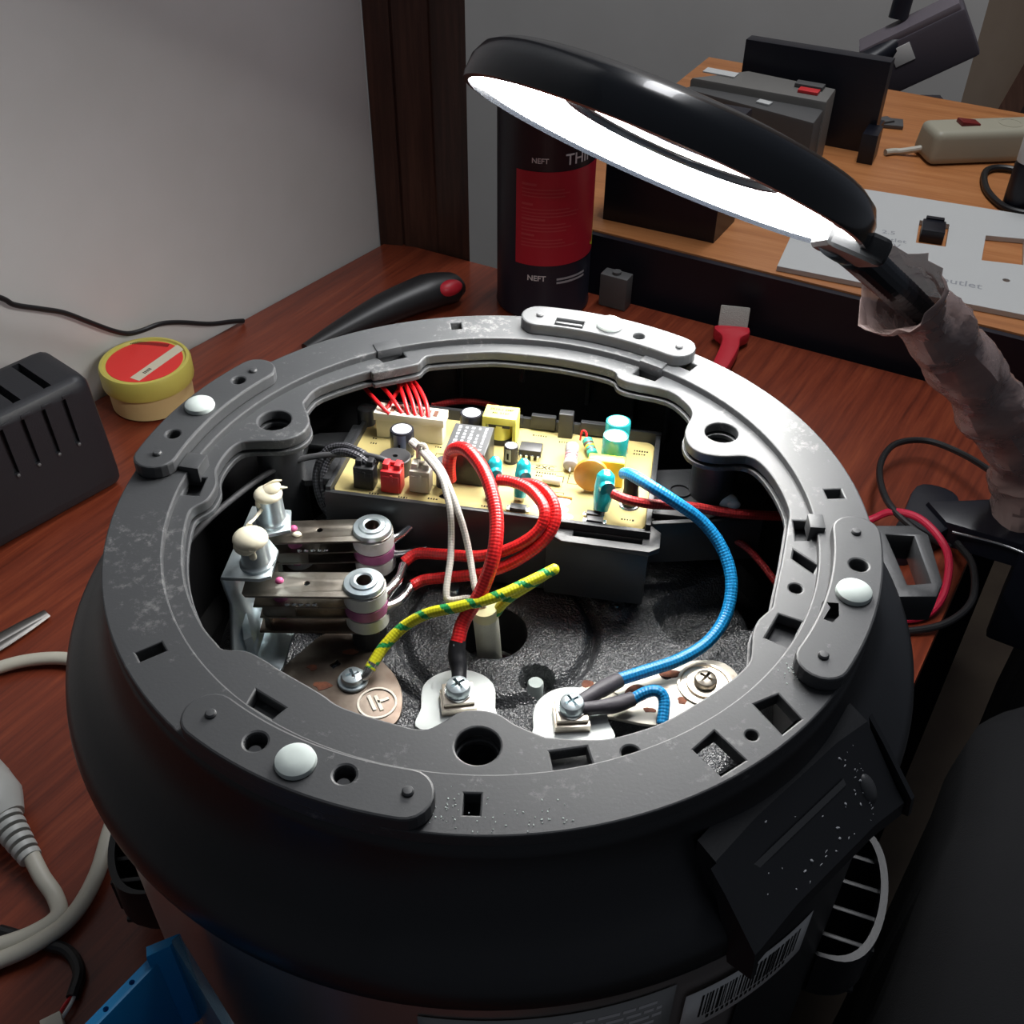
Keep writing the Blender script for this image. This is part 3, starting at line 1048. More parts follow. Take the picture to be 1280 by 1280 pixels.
for i, (x, y) in enumerate(((-88.2, -1.5), (-86.3, 23.0))):
    p_ = MB().lathe([(6.4, 213.3), (6.4, 214.6), (5.6, 215.2), (5.3, 216), (5.1, 226.5), (4.6, 227)], 32, M=Matrix.Translation((x, y, 0))).build('post', 'zinc', bkt)
    m_ = MB()
    if i == 0:
        m_.ell((x - 0.6, y - 0.4, 226.2), (6.6, 6.2, 3.6))
        m_.ell((x - 1.8, y - 2.2, 224.4), (5.0, 4.2, 3.6))
        m_.ell((x + 0.4, y - 4.6, 221.8), (1.6, 1.0, 2.8))
    else:
        m_.ell((x, y, 226.6), (5.6, 5.4, 2.6))
        m_.ell((x + 0.8, y + 1.2, 228.2), (4.6, 4.0, 1.8), rot=Matrix.Rotation(radians(-18), 4, 'Y'))
        m_.ell((x - 2.4, y - 2.6, 224.4), (2.4, 2.0, 2.8))
        m_.tube([(x - 1, y + 2, 228.5), (x + 2.5, y + 3.4, 230.2), (x + 5.2, y + 4.0, 230.4)], 1, 8, 5, radii=[1.2, 0.8, 0.25])
        m_.tube([(x + 2, y + 0.5, 228.8), (x + 5, y + 0.9, 229.2), (x + 7.6, y + 1.4, 228.9)], 1, 8, 5, radii=[1.1, 0.8, 0.25])
    m_.build('glue_blob', 'glue_cream', bkt)
MB().tube([(-89.4, 2.0, 228), (-91.0, 7, 225.5), (-90.6, 13, 222.5), (-88.4, 18.6, 223)], 0.8, 8, 6, radii=[1.7, 0.7, 0.55, 0.8]).build('glue_thread', 'glue_cream', bkt)
screw(-83.5, 3.8, 180, 5.0, 4.0, 'zinc', bkt, washer=6.2)
screw(-79.5, 28.0, 192, 5.0, 4.0, 'zinc', bkt, washer=6.2)
MB().cyl((-79.5, 28, 176), (-79.5, 28, 191.4), 6.0).build('spacer', 'zinc', bkt)

# ---- the two thermostats
def thermostat(wx, wy, ax, name_label, yaw):
    M = Matrix.Translation((wx, wy, 0)) @ rotz(yaw)
    L = wx - ax
    th = MB().mesh(plate_mesh([(-L, -6.6), (-L - 1.5, -5), (-L - 1.5, 4), (-L, 6.4), (0, 6.8)] + [(8.2 * cos(a_), 8.2 * sin(a_)) for a_ in
                               [radians(60 - 12 * k) for k in range(11)]] + [(0, -6.8)], [circle(-L + 22, 0.5, 1.2, 12), circle(0, 0, 2.95, 24)], 205.2, 206.2, 0.2)).build(
        'thermostat', 'dull_steel', ck, M=M)
    th['label'] = name_label
    def lat(prof, name, m):
        return MB().lathe(prof, 40, M=M, caps=(name != 'bore')).build(name, m, th)
    MB().lathe([(2.9, 206.1), (2.9, 208.7), (3.6, 209.1), (5.0, 208.8), (5.4, 208.2), (7.4, 208.0), (7.8, 207.4), (7.8, 206.1)], 40, M=M, closed=True).build('eyelet_washer', 'zinc', th)
    lat([(2.9, 208.7), (2.7, 196), (0, 196)], 'bore', 'dull_steel')
    MB().lathe([(2.95, 205.2), (8.3, 205.2), (8.3, 199.2), (7.6, 198.9), (2.95, 198.9)], 40, M=M, closed=True).build('ceramic_bead', 'ceramic_bead', th)
    lat([(8.4, 198.6), (8.4, 194.2)], 'pink_spacer', 'pink_ceramic')
    lat([(8.3, 193.4), (8.3, 187.5), (7.4, 187.0)], 'ceramic_bead', 'ceramic_bead')
    lat([(6.2, 187), (7.0, 175)], 'foot_post', 'tray_black')
    # contact blades under the arm
    MB().box((-22, 0, 198.9), (40, 10.5, 0.7), bev=0.2).build('contact_blade', 'dull_steel', th, M=M)
    MB().box((-20, 0, 193.8), (40, 11.5, 0.8), bev=0.2).build('contact_blade', 'dull_steel', th, M=M)
    MB().box((-18, 0, 186.6), (46, 13.0, 1.2), bev=0.3).build('base_strip', 'burnt_steel', th, M=M)
    m_ = MB()
    m_.box((-38, 0, 192.5), (2, 9, 13), bev=0.4)
    m_.box((-32, -4.8, 196.5), (12, 1.4, 6), bev=0.3)
    m_.build('contact_carrier', 'dull_steel', th, M=M)
    m_ = MB()
    for k in range(5):
        m_.ell((-29 + k * 2.6, -5.0, 200.2), (1.1, 0.8, 0.8), seg=8, rg=6)
    m_.build('contact_beads', 'solder', th, M=M)
    MB().cyl((-L + 11.5, 0, 190), (-L + 11.5, 0, 205), 2.9, seg=16).build('pink_pillar', 'pink_ceramic', th, M=M)
    MB().ell((-L + 11.5, 1.5, 206.3), (1.7, 1.7, 1.4), seg=12, rg=8).build('pink_bead', 'pink_bead', th, M=M)
    return th, M
thF, MF = thermostat(-48.3, -5.7, -92.0, 'burnt steel thermostat beside the earth wire', radians(-1))
thB, MBk = thermostat(-48.0, 25.7, -91.0, 'burnt steel thermostat nearer the circuit board', radians(2))
MB().ell((-77.5, 22.4, 206.5), (1.9, 1.5, 1.0), seg=10, rg=6).build('glue_drop', 'glue_cream', thB)
def lug(pts, parent, w=3.0):
    MB().tube(pts, 1, 12, 5, radii=[w * 1.4, w * 0.95, w * 0.9, w * 0.7, w * 0.8], flat=1.0).build('crimp_lug', 'steel', parent)
lug([(-42, -4, 198.9), (-38.5, 2, 198), (-36.5, 8, 197), (-35.7, 16.5, 195.3)], thF, 2.2)
lug([(-42, -6, 193.8), (-37, -2, 192.8), (-33.5, 4, 192.2), (-32.2, 8.0, 192)], thF, 2.2)
lug([(-42, 27, 199), (-37, 30, 200), (-32, 34, 202.5), (-26.5, 37.5, 205)], thB, 2.0)
lug([(-42, 25, 193.8), (-37, 24.5, 194.5), (-32, 24.5, 195.5), (-27, 26, 195.5)], thB, 1.7)

# ---- control board in its tray
PM = Matrix.Translation((3.0, 61.7, 210)) @ Matrix.Rotation(-0.1813, 4, 'Z') @ Matrix.Rotation(0.0097, 4, 'Y') @ Matrix.Rotation(-0.0891, 4, 'X')
BW, BH = 126.6, 66.0
def rrect(w, h, r, cx=0, cy=0, n=5):
    out = []
    for sx, sy, a0 in ((1, 1, 0), (-1, 1, 90), (-1, -1, 180), (1, -1, 270)):
        for k in range(n + 1):
            q = radians(a0 + 90 * k / n)
            out.append((cx + sx * (w / 2 - r) + r * cos(q), cy + sy * (h / 2 - r) + r * sin(q)))
    return out
board = MB().mesh(plate_mesh(rrect(BW, BH, 4), [circle(-17.8, -25.5, 3.0, 20), circle(57.5, -6.0, 1.6, 12)], -1.6, 0, 0.15)).build('control_board', 'board_yellow', ck, M=PM)
board['label'] = 'yellow circuit board crowded with components'
def bp(name, mb, m, sharp=35):
    return mb.build(name, m, board, M=PM, sharp=sharp)
# tray
tr = MB()
W2, H2 = BW / 2 + 1.2, BH / 2 + 1.2
for cx, cy, sx, sy, z0, z1 in ((0, -H2, BW + 5, 2.2, -34, 1.2), (0, H2, BW + 5, 2.2, -34, 5.0), (-W2, 0, 2.2, BH + 2, -34, 3.0), (W2, 0, 2.2, BH + 2, -34, 4.0)):
    tr.box((cx, cy, (z0 + z1) / 2), (sx, sy, z1 - z0), bev=0.5)
tr.box((0, 0, -4), (BW, BH, 2))
tray = tr.build('board_tray', 'tray_black', ck, M=PM)
tray['label'] = 'black plastic tray around the circuit board'
def tp(name, mb, m='tray_black'):
    return mb.build(name, m, tray, M=PM)
for x0, x1, h in ((-3, 4, 5.0), (8, 19, 6.6), (30, 50, 6.0)):
    tp('rail', MB().box(((x0 + x1) / 2, H2 - 1, h / 2 + 1), (x1 - x0, 3, h), bev=0.5))
tp('clip_post', MB().box((23.8, H2 - 3.5, 5.5), (6.4, 4.5, 13), bev=0.5))
tp('corner_post', MB().cyl((-64.5, 22, -20), (-64.5, 22, 8), 4, seg=20, bev=1))
fl = plate_mesh([(26, -33), (28, -40.5), (32, -43.5), (66, -43.5), (70, -40), (70, -30), (64, -24), (63, -33)], [[(36, -36), (36, -39), (63, -39), (63, -36)]], -4.5, -2.0, 0.5)
tp('front_flange', MB().mesh(fl))
tp('flange_wall', MB().box((46, -38.6, -18), (40, 2, 28), bev=0.4))
ear = plate_mesh([(63, 16), (63, -16), (88, -15), (112, 6), (112, 16), (84, 22)], [[(88, -8), (94, 12), (82, 12)]], -6, -3, 0.5)
e1 = tp('mounting_ear', MB().mesh(ear))
tp('ear_wall', MB().box((88, -14.5, -14), (46, 2.4, 20), rz=radians(16), bev=0.4))
tp('ear_ring', MB().lathe([(4.6, -3), (4.6, -2.2), (4.0, -2.2), (4.0, -3)], 28, M=Matrix.Translation((76, 2, 0)), closed=True))
tp('hot_glue', MB().ell((95, -2, -2), (5, 3.2, 3.5)).ell((98, -4, -2), (3, 2.4, 2)), 'glue_clear')
ear2 = plate_mesh([(-63, 20), (-63, -18), (-78, -24), (-94, -16), (-96, 0), (-84, 14)], [[(-84, -8), (-76, 4), (-86, 4)]], -6, -3, 0.5)
tp('mounting_ear', MB().mesh(ear2))
tp('hot_glue', MB().ell((-86, -12, -2), (3.2, 4.4, 3)).ell((-86.5, -5, 0), (1.6, 2.0, 4)), 'glue_clear')
# left and right upright brackets of the tray
tp('left_rib', MB().box((-66.5, -6, 0.5), (5, 44, 4), bev=1.2))

# components -------------------------------------------------------
hd = MB()
hd.box((-42.2, 15.0, 4.6), (29.5, 7.6, 9.2), bev=0.5)
hd.box((-42.2, 15.0, 11.0), (31, 9.6, 3.8), bev=0.4)
hdr = bp('pin_header', hd, 'nylon_white')
for i in range(8):
    MB().box((-53.2 + i * 3.15, 15.0, 12.6), (1.9, 4.6, 1.2)).build('socket', 'disc_orange' if False else 'band_brown', board, M=PM)
def ecap(x, y, r, h, body, stripe=None, tone='cap_top', tilt=None):
    T = Matrix.Translation((x, y, 0)) @ (tilt or Matrix())
    c_ = MB().lathe([(r, 0), (r * 0.94, 0.8), (r, 1.4), (r, h - 0.5), (r * 0.96, h), (r * 0.82, h + 0.05)], 36, M=T).build('capacitor', body, board, M=PM)
    MB().lathe([(r * 0.82, h - 0.1), (r * 0.80, h + 0.12), (0, h + 0.12)], 36, M=T, caps=False).build('capacitor_top', tone, board, M=PM)
    if stripe:
        rows = [[(1.012 * r * cos(q), 1.012 * r * sin(q), z) for q in [radians(stripe[0] + stripe[1] * k / 6) for k in range(7)]] for z in (1.4, h - 0.6)]
        MB().sheet(rows).warp(lambda c: T @ c).build('capacitor_stripe', stripe[2], board, M=PM)
        q = radians(stripe[0] + stripe[1] / 2)
        MB().box((1.03 * r * cos(q), 1.03 * r * sin(q), h * 0.5), (0.1, 0.9, 3.0), rz=q).warp(lambda c: T @ c).build('minus_mark', 'silk_black', board, M=PM)
    if tone == 'cap_top':
        m_ = MB()
        for k in (0.4, 0.4 + pi / 2):
            m_.box((0, 0, h + 0.15), (r * 1.3, 0.25, 0.1), rz=k)
        m_.warp(lambda c: T @ c).build('vent_score', 'ink_grey', board, M=PM)
ecap(-42.5, 0.5, 5.1, 12.5, 'cap_black', (-120, 62, 'cap_stripe'))
ecap(-17.0, 22.0, 5.0, 11.5, 'cap_black')
ecap(3.6, 5.0, 3.1, 8.0, 'cap_black', (-130, 50, 'ink_grey'))
ecap(46.8, 10.5, 5.4, 15.5, 'cap_teal', tone='print_white')
ecap(46.8, 22.5, 5.4, 15.5, 'cap_teal', tone='print_white')
bz = MB().lathe([(6.6, 0), (6.6, 7.2), (6.2, 7.6), (1.1, 7.6), (1.1, 6.2), (0, 6.2)], 40, M=Matrix.Translation((-42.0, -13.0, 0)))
bp('buzzer', bz, 'chip_black')
def conn(x, y, m, w=8.4):
    c_ = MB()
    c_.box((x, y, 5.0), (w, 6.4, 10), bev=0.4)
    c_.box((x, y - 3.3, 4.2), (w - 1.6, 0.8, 7.6), bev=0.2)
    c_.box((x - w * 0.28, y + 0.8, 10.9), (w * 0.30, 4.4, 3.0), bev=0.3)
    c_.box((x + w * 0.28, y + 0.8, 10.9), (w * 0.30, 4.4, 3.0), bev=0.3)
    c_.box((x, y + 2.2, 10.6), (w, 1.4, 2.4), bev=0.3)
    c_.box((x + 0.4, y - 3.6, 7.2), (1.0, 0.6, 3.0))
    return bp('wire_connector', c_, m)
conn(-51.2, -25.6, 'nylon_black')
conn(-39.8, -25.8, 'nylon_red')
wc = conn(-28.6, -23.2, 'nylon_clear')
bp('connector_latch', MB().tube([(-30.2, -20.0, 9), (-30.4, -19.4, 17), (-29.0, -19.2, 18.6), (-27.2, -19.4, 17), (-27.0, -20.0, 9)], 1.0, 8, 5), 'nylon_clear')
rl = MB().box((-12.2, -5.5, 7.6), (16.8, 22.5, 15.2), bev=0.5)
bp('relay', rl, 'relay_side')
bp('relay_top', MB().box((-12.2, -5.5, 15.25), (16.2, 21.9, 0.3), bev=0.1), 'relay_grey')
m_ = MB()
random.seed(11)
for c_ in range(5):
    for r_ in range(7):
        if random.random() < 0.85:
            m_.box((-17.8 + c_ * 2.8, 3.0 - r_ * 2.7, 15.45), (random.uniform(0.8, 1.7), random.uniform(1.2, 2.1), 0.06))
bp('relay_print', m_, 'ink_grey')
tx = MB()
tx.box((-3.6, 20.8, 1.5), (13, 10, 3), bev=0.3)
bp('transformer_base', tx, 'ferrite')
tx = MB()
tx.box((-3.6, 20.8, 12.4), (14.6, 10.6, 3.6), bev=0.3)
tx.box((3.0, 20.8, 7.0), (1.6, 10.4, 12), bev=0.2)
tx.box((-10.2, 20.8, 7.0), (1.6, 10.4, 12), bev=0.2)
trf = bp('transformer_core', tx, 'tape_yellow')
bp('transformer_coil', MB().cyl((-3.6, 20.6, 3), (-3.6, 20.6, 10), 5.2, seg=28), 'tape_yellow')
bp('transformer_gap', MB().box((-3.6, 16.2, 10.0), (9.5, 1.2, 1.8), bev=0.2), 'ferrite')
def flat_text(txt, size, x, y, z, m, name='print', rot=0, bold=0):
    me = text_mesh(txt, size, bold)
    me.transform(Matrix.Translation((x, y, z)) @ rotz(rot))
    return MB().mesh(me).build(name, m, board, M=PM)
flat_text('SR10-1 EMP', 2.1, -3.6, 22.6, 14.25, 'silk_black', bold=0.04)
flat_text('ML 2127', 2.1, -3.6, 19.4, 14.25, 'silk_black', bold=0.04)
# small-outline chip
bp('chip', MB().box((11.2, 11.4, 3.0), (9.6, 7.2, 3.2), bev=0.3), 'chip_black')
for s_ in (-1, 1):
    for k in range(4):
        bp('chip_pin', MB().box((7.5 + k * 2.5, 11.4 + s_ * 4.1, 1.2), (1.2, 0.8, 2.6), bev=0.1), 'solder')
# resistors
def resistor(p0_, p1_, r, m, bands, name='resistor'):
    p0_, p1_ = Vector(p0_), Vector(p1_)
    d = (p1_ - p0_)
    q = Matrix.Translation(p0_) @ d.to_track_quat('Z', 'Y').to_matrix().to_4x4()
    L = d.length
    o_ = MB().lathe([(0.4, -2.5), (0.5, -0.2), (r * 0.6, 0), (r, 1.0), (r, L * 0.26), (r * 0.88, L * 0.32), (r * 0.88, L * 0.68), (r, L * 0.74), (r, L - 1.0), (r * 0.6, L), (0.4, L + 0.3)], 24, M=PM @ q).build(name, m, board)
    for f_, bm_ in bands:
        MB().lathe([(r * 0.97, L * f_ - 0.5), (r * 0.97, L * f_ + 0.5)], 24, M=PM @ q, caps=False).build('colour_band', bm_, board)
resistor((29.4, 1.5, 2.6), (28.6, 15.0, 5.5), 3.0, 'resistor_grey', ((0.36, 'band_pink'), (0.5, 'band_pink'), (0.62, 'resistor_grey')))
resistor((38.0, 13.0, 2.4), (34.0, 22.0, 5.0), 2.3, 'resistor_green', ((0.3, 'band_brown'), (0.5, 'film_yellow'), (0.66, 'band_brown')))
bp('resistor_lead', MB().tube([(34, 22.3, 5.2), (33.2, 24, 7.2), (31.6, 24.0, 7.4), (31.0, 23.6, 3)], 0.5, 8, 5), 'red_plain')
bp('film_capacitor', MB().box((44.6, -2.5, 6.0), (15.0, 5.6, 12.0), bev=0.6), 'film_yellow')
bp('disc_varistor', MB().lathe([(5.0, -2.0), (6.9, -1.2), (7.2, 0), (6.9, 1.2), (5.0, 2.0)], 36, M=Matrix.Translation((39.2, -10.0, 8.0)) @ Matrix.Rotation(radians(84), 4, 'X')), 'disc_orange')
for dx in (-2, 2):
    bp('lead', MB().cyl((39.2 + dx, -10, 0), (39.2 + dx, -10, 4), 0.45, seg=8), 'solder')
# crimp terminals in teal sleeves
for x, y in ((1.0, -20.5), (12.6, -19.5), (45.6, -21.0)):
    k = 1.25 if x > 40 else 1.0
    sm = MB()
    P_ = [(x - 0.5, y - 3.6 * k, 2.0), (x - 0.3, y - 2.2 * k, 6.0), (x, y - 0.5, 10.5), (x, y + 1.4, 14.5 * (0.9 + 0.1 * k)), (x, y + 2.2, 16.6 * (0.9 + 0.1 * k))]
    sm.tube(P_, 1, 16, 5, radii=[2.4 * k, 3.0 * k, 3.3 * k, 2.9 * k, 1.2 * k], flat=0.95)
    sv = bp('terminal_sleeve', sm, 'sleeve_teal', 60)
    bp('blade_terminal', MB().box((x - 0.6, y - 4.0 * k, 1.4), (4.0, 1.0, 2.8)), 'steel')
    MB().cyl((x + 0.6, y - 1.5, 11.5), (x + 1.6, y - 4.2, 11.8), 2.7 * k, 2.4 * k, seg=18).build('sleeve_mouth', 'sleeve_teal', board, M=PM)
bp('wire_post', MB().lathe([(3.2, 0), (3.4, 4), (2.9, 8), (3.2, 12), (2.7, 15.5)], 24, M=Matrix.Translation((56.0, -16.5, 0))), 'sleeve_black')
bp('solder_ring', MB().lathe([(4.4, 0), (4.0, 0.7), (3.0, 0.9)], 28, M=Matrix.Translation((56.0, -16.5, 0))), 'solder')
bp('wire_post', MB().lathe([(2.9, 0), (2.8, 7), (2.6, 12.5)], 24, M=Matrix.Translation((-20.4, -18.8, 0))), 'sleeve_grey')
bp('diode', MB().cyl((19.5, -8.0, 1.8), (27.0, -8.6, 1.8), 1.7, seg=18), 'nylon_clear')
bp('link_wire', MB().tube([(20, -17.5, 0.6), (24, -18, 1.2), (33, -18, 0.8)], 0.6, 8, 4), 'disc_orange')
for x, y, w, h in ((12.6, -29.5, 6.5, 3.6), (42.6, -27.2, 5.5, 2.6), (43.6, -31.2, 6.5, 3.2)):
    bp('surface_component', MB().box((x, y, 0.9), (w, h, 1.8), bev=0.2), 'chip_black')
    for dx in (-w / 2 - 0.7, w / 2 + 0.7):
        bp('solder_tab', MB().box((x + dx, y, 0.4), (1.4, h * 0.8, 0.8), bev=0.1), 'solder')
bp('glue_patch', MB().ell((28.5, -19.5, 0), (4.2, 3.6, 0.8)).ell((25.5, -25.5, 0), (7.0, 3.2, 0.7)).ell((30, -30, 0), (5, 2.4, 0.6)), 'glue_clear')
# silk-screen logo, tiny marks and outlines on the board
flat_text('ZXC', 4.0, 18.6, 3.0, 0.06, 'silk_black', bold=0.06)
m_ = MB()
for i in range(40):
    a0, a1 = 2 * pi * i / 40 + 0.2, 2 * pi * (i + 1) / 40 + 0.2
    if 0.1 < (i / 40) < 0.92:
        m_.poly([(19 + 8.2 * cos(a0), 3 + 2.6 * sin(a0), 0.05), (19 + 8.2 * cos(a1), 3 + 2.6 * sin(a1), 0.05),
                 (19 + 7.8 * cos(a1), 3 + 2.35 * sin(a1), 0.05), (19 + 7.8 * cos(a0), 3 + 2.35 * sin(a0), 0.05)])
def rect_line(x0, y0, x1, y1, w=0.3):
    for ax, ay, bx, by in ((x0, y0, x1, y0), (x1, y0, x1, y1), (x1, y1, x0, y1), (x0, y1, x0, y0)):
        m_.box(((ax + bx) / 2, (ay + by) / 2, 0.04), (abs(bx - ax) + w, abs(by - ay) + w, 0.04))
rect_line(-27, -20, -22.0, -7)
rect_line(-28.5, -6, -22.5, 4)
rect_line(24.5, -6.5, 27.5, -2)
rect_line(29.5, -6.5, 33.5, 1)
rect_line(18.5, -18, 29, -14)
random.seed(21)
for x, y, n in ((-58, 6, 3), (-58, 10, 2), (-30, 9, 3), (-24, 10, 2), (10, 28, 6), (22, 25, 5), (30, 10, 2), (16, -3.5, 9), (16, -1, 8), (55, 25, 6), (55, 22.5, 5),
                (54, -27, 5), (6, -12, 4), (-48, -31.0, 4), (-36, -31, 4), (-24, -29.5, 4), (26, 20, 2), (34, -3, 2), (8, 17.5, 4), (-2, -30, 4)):
    for k in range(n):
        m_.box((x + k * 1.1, y, 0.04), (random.uniform(0.4, 0.8), random.uniform(0.8, 1.2), 0.04))
bp('silk_screen', m_, 'silk_black')['kind'] = 'stuff'

# mounting lug with screw beside the tray
ml = MB().mesh(plate_mesh(smooth_loop([(68, 44), (76, 40), (86, 41), (93, 47), (92, 57), (84, 62), (76, 60), (71, 52)], 3), [], 193, 195, 0.5)).build('mounting_lug', 'dull_steel', ck)
MB().cyl((81, 51, 172), (81, 51, 193), 9, 8).build('boss', 'pan_black', ml)
screw(81, 50.5, 195, 5.6, 3.6, 'tray_black', ml, rot=0.0)

# ---- wires
WP = {
 'redA': [(-17.4, 42.6, 218.0), (-17.5, 42.9, 226.0), (-15.8, 43.9, 232.0), (-9.9, 38.7, 236.0), (-2.9, 26.7, 234.0), (1.4, 11.0, 228.0), (0.8, -2.5, 220.0), (-3.9, -10.5, 208.0), (-10.6, -16.6, 198.0), (-12.9, -22.9, 193.0)],
 'sleeveA': [(-12.9, -22.1, 193.0), (-13.2, -26.1, 189.5), (-12.3, -30.6, 187.0), (-12.2, -38.5, 184.6)],
 'redB': [(2.0, 35.2, 224.0), (7.6, 32.9, 225.0), (15.0, 26.3, 226.0), (20.0, 15.5, 225.0), (17.3, 10.3, 219.0), (7.5, 8.5, 212.0), (-4.9, 10.4, 206.0), (-19.3, 16.7, 201.0), (-30.2, 21.5, 197.0), (-35.6, 18.5, 195.0)],
 'redC': [(11.4, 32.7, 224.0), (17.6, 29.2, 226.0), (22.9, 21.0, 226.0), (24.0, 13.4, 222.0), (19.1, 8.4, 215.0), (7.5, 5.3, 207.0), (-4.8, 5.8, 201.0), (-19.1, 8.7, 196.0), (-27.2, 10.4, 193.0), (-31.9, 8.3, 192.0)],
 'blueA': [(52.8, 41.8, 222.0), (55.1, 35.8, 226.0), (61.2, 28.0, 227.0), (71.5, 23.8, 222.0), (82.4, 21.6, 214.0), (90.1, 15.0, 206.0), (93.4, 5.2, 198.0), (90.8, -5.7, 190.0), (82.9, -15.3, 185.0), (71.4, -22.5, 183.0), (58.6, -28.0, 183.0), (46.8, -32.7, 183.0)],
 'sleeveB': [(47.4, -32.7, 183.0), (40.5, -37.6, 183.6), (31.5, -45.0, 185.0)],
 'blueB': [(50.8, -41.8, 182.0), (56.1, -39.7, 184.0), (60.7, -39.8, 185.0), (63.0, -42.6, 183.0), (61.9, -50.1, 179.0)],
 'sleeveC': [(51.5, -41.0, 182.0), (43.8, -44.8, 183.0), (32.0, -47.6, 184.6)],
 'redD': [(47.1, 28.0, 223.0), (52.7, 24.1, 223.0), (62.4, 25.2, 220.0), (77.7, 29.7, 215.0), (97.8, 31.1, 210.0), (121.7, 33.8, 206.0)],
 'redE': [(82.2, 37.4, 202.0), (91.0, 35.0, 198.0), (96.3, 33.2, 196.0)],
 'redF': [(95.4, 34.2, 196.0), (103.2, 29.6, 194.0), (109.4, 24.2, 190.0), (117.5, 12.9, 184.0)],
 'whiteA': [(-33.7, 59.8, 224.0), (-27.5, 46.5, 228.0), (-20.9, 34.2, 228.0), (-18.3, 27.5, 225.0), (-16.3, 20.4, 220.0), (-16.0, 15.4, 212.0), (-16.3, 8.2, 206.0), (-17.6, -2.5, 200.0), (-16.3, -5.7, 198.0), (-9.3, -5.8, 199.0), (-4.7, -7.5, 199.0), (-2.9, -8.8, 196.0)],
 'whiteB': [(-33.1, 60.9, 224.0), (-27.0, 48.6, 228.0), (-20.4, 37.2, 228.0), (-16.8, 28.9, 225.0), (-13.2, 20.4, 220.0), (-10.4, 14.3, 213.0), (-8.5, 7.1, 207.0), (-6.5, -4.2, 203.0), (-4.1, -8.5, 200.0), (-2.3, -9.7, 196.0)],
 'earth': [(-46.2, -26.2, 182.0), (-44.0, -22.8, 184.0), (-40.5, -18.6, 187.0), (-33.5, -13.8, 192.0), (-24.2, -12.8, 198.0), (-12.0, -14.0, 203.0), (1.4, -12.9, 207.0), (13.4, -8.3, 210.0), (23.1, -3.5, 212.0)],
 'earth2': [(22.0, -3.8, 211.5), (14.0, -7.6, 208.0), (7.4, -9.5, 204.0), (3.8, -9.8, 200.0), (1.4, -9.5, 195.0)],
 'blackA': [(-47.3, 47.9, 222.0), (-54.2, 53.3, 224.0), (-62.0, 58.4, 223.0), (-69.0, 59.1, 220.0), (-72.8, 52.8, 214.0), (-71.9, 46.9, 206.0), (-67.0, 43.5, 198.0), (-52, 38.2, 192.0), (-38, 32, 189), (-26, 28, 191)],
 'blackB': [(-49.1, 46.4, 222.0), (-55.2, 50.6, 224.0), (-62.2, 54.6, 223.0), (-67.1, 54.7, 220.0), (-70.2, 50.7, 214.0), (-69.6, 46.9, 206.0), (-65.6, 45.5, 198.0), (-52, 44.7, 190.0), (-30, 38, 184), (-21, 30, 186)],
 'grey': [(-40.1, 46.9, 222.0), (-44.6, 48.5, 224.0), (-52.3, 51.2, 224.0), (-62.6, 54.3, 222.0), (-77.5, 54.2, 220.0), (-91.4, 47.2, 218.0), (-104.8, 30.9, 216.0), (-113.5, 17.8, 214.0), (-122.4, 4.2, 209.0)],
 'redback': [(-29.0, 120.0, 200.0), (-17.7, 121.1, 202.0), (-6.4, 120.4, 202.0), (3.0, 117.4, 200.0), (12.3, 112.9, 195.0)],
}
def wire(key, r, m, label, name='wire', n=8, seg=12):
    o_ = MB().tube(WP[key], r, seg, n).build(name, m, ck, sharp=60)
    if label:
        o_['label'] = label
    return o_
wA = wire('redA', 2.75, 'red_braid', 'thick red sleeved wire from the relay to the terminal')
def heat(key, r, m, parent):
    return MB().tube(WP[key], r, 16, 6, radii=[r * 1.05, r * 1.1, r * 1.15, r * 0.95, r * 0.9]).build('heat_shrink', m, parent, sharp=60)
hA = heat('sleeveA', 3.0, 'sleeve_black', wA)
me = text_mesh('35', 3.0, 0.05)
me.transform(Matrix.Translation((-13.0, -24.6, 194.6)) @ Matrix.Rotation(radians(35), 4, 'X') @ rotz(radians(80)))
MB().mesh(me).build('print', 'ink_grey', wA)
wire('redB', 2.3, 'red_braid', 'red braided wire ending on the thermostat, inner loop')
wire('redC', 2.3, 'red_braid', 'red braided wire ending on the thermostat, outer loop')
wB = wire('blueA', 2.45, 'blue_braid', 'long blue braided wire sweeping to the heater terminal')
heat('sleeveB', 2.8, 'sleeve_grey', wB)
wC = wire('blueB', 2.2, 'blue_braid', 'short blue braided wire bent under the ring')
heat('sleeveC', 2.7, 'sleeve_grey', wC)
wire('redD', 2.0, 'red_dull_braid', 'dull red braided wire running under the ring')
wF = wire('redF', 1.5, 'red_dull_braid', 'thin dark red wire beside the blue wire')
MB().tube(WP['redE'], 3.0, 12, 4).build('red_boot', 'nylon_red', wF)
wire('whiteA', 1.35, 'white_braid', 'thin white wire with a square bend')
wire('whiteB', 1.35, 'white_braid', 'thin white wire running into the fibre sleeve')
eW = wire('earth', 2.2, 'earth_braid', 'yellow and green earth wire')
MB().tube(WP['earth2'], 2.0, 12, 8).build('folded_end', 'earth_braid', eW, sharp=60)
MB().ell((23.1, -3.5, 212), (2.2, 2.2, 2.2)).build('wire_end', 'earth_braid', eW)
MB().tube([(-52.7, -28.0, 178.8), (-49.5, -28.4, 179.4), (-47.6, -28.0, 180.5), (-44.9, -24.4, 183.2)], 1, 12, 5, radii=[1.4, 1.5, 1.7, 2.3]).build('crimp_lug', 'steel', eW)
wire('blackA', 1.7, 'black_braid', 'black braided wire looping out of the black connector')
wire('blackB', 1.7, 'black_braid', 'black braided wire under its twin loop')
wire('grey', 1.3, 'grey_cable', 'thin grey sensor cable crossing to the inner wall')
wire('redback', 1.6, 'red_dull_braid', 'dull red wire behind the board')
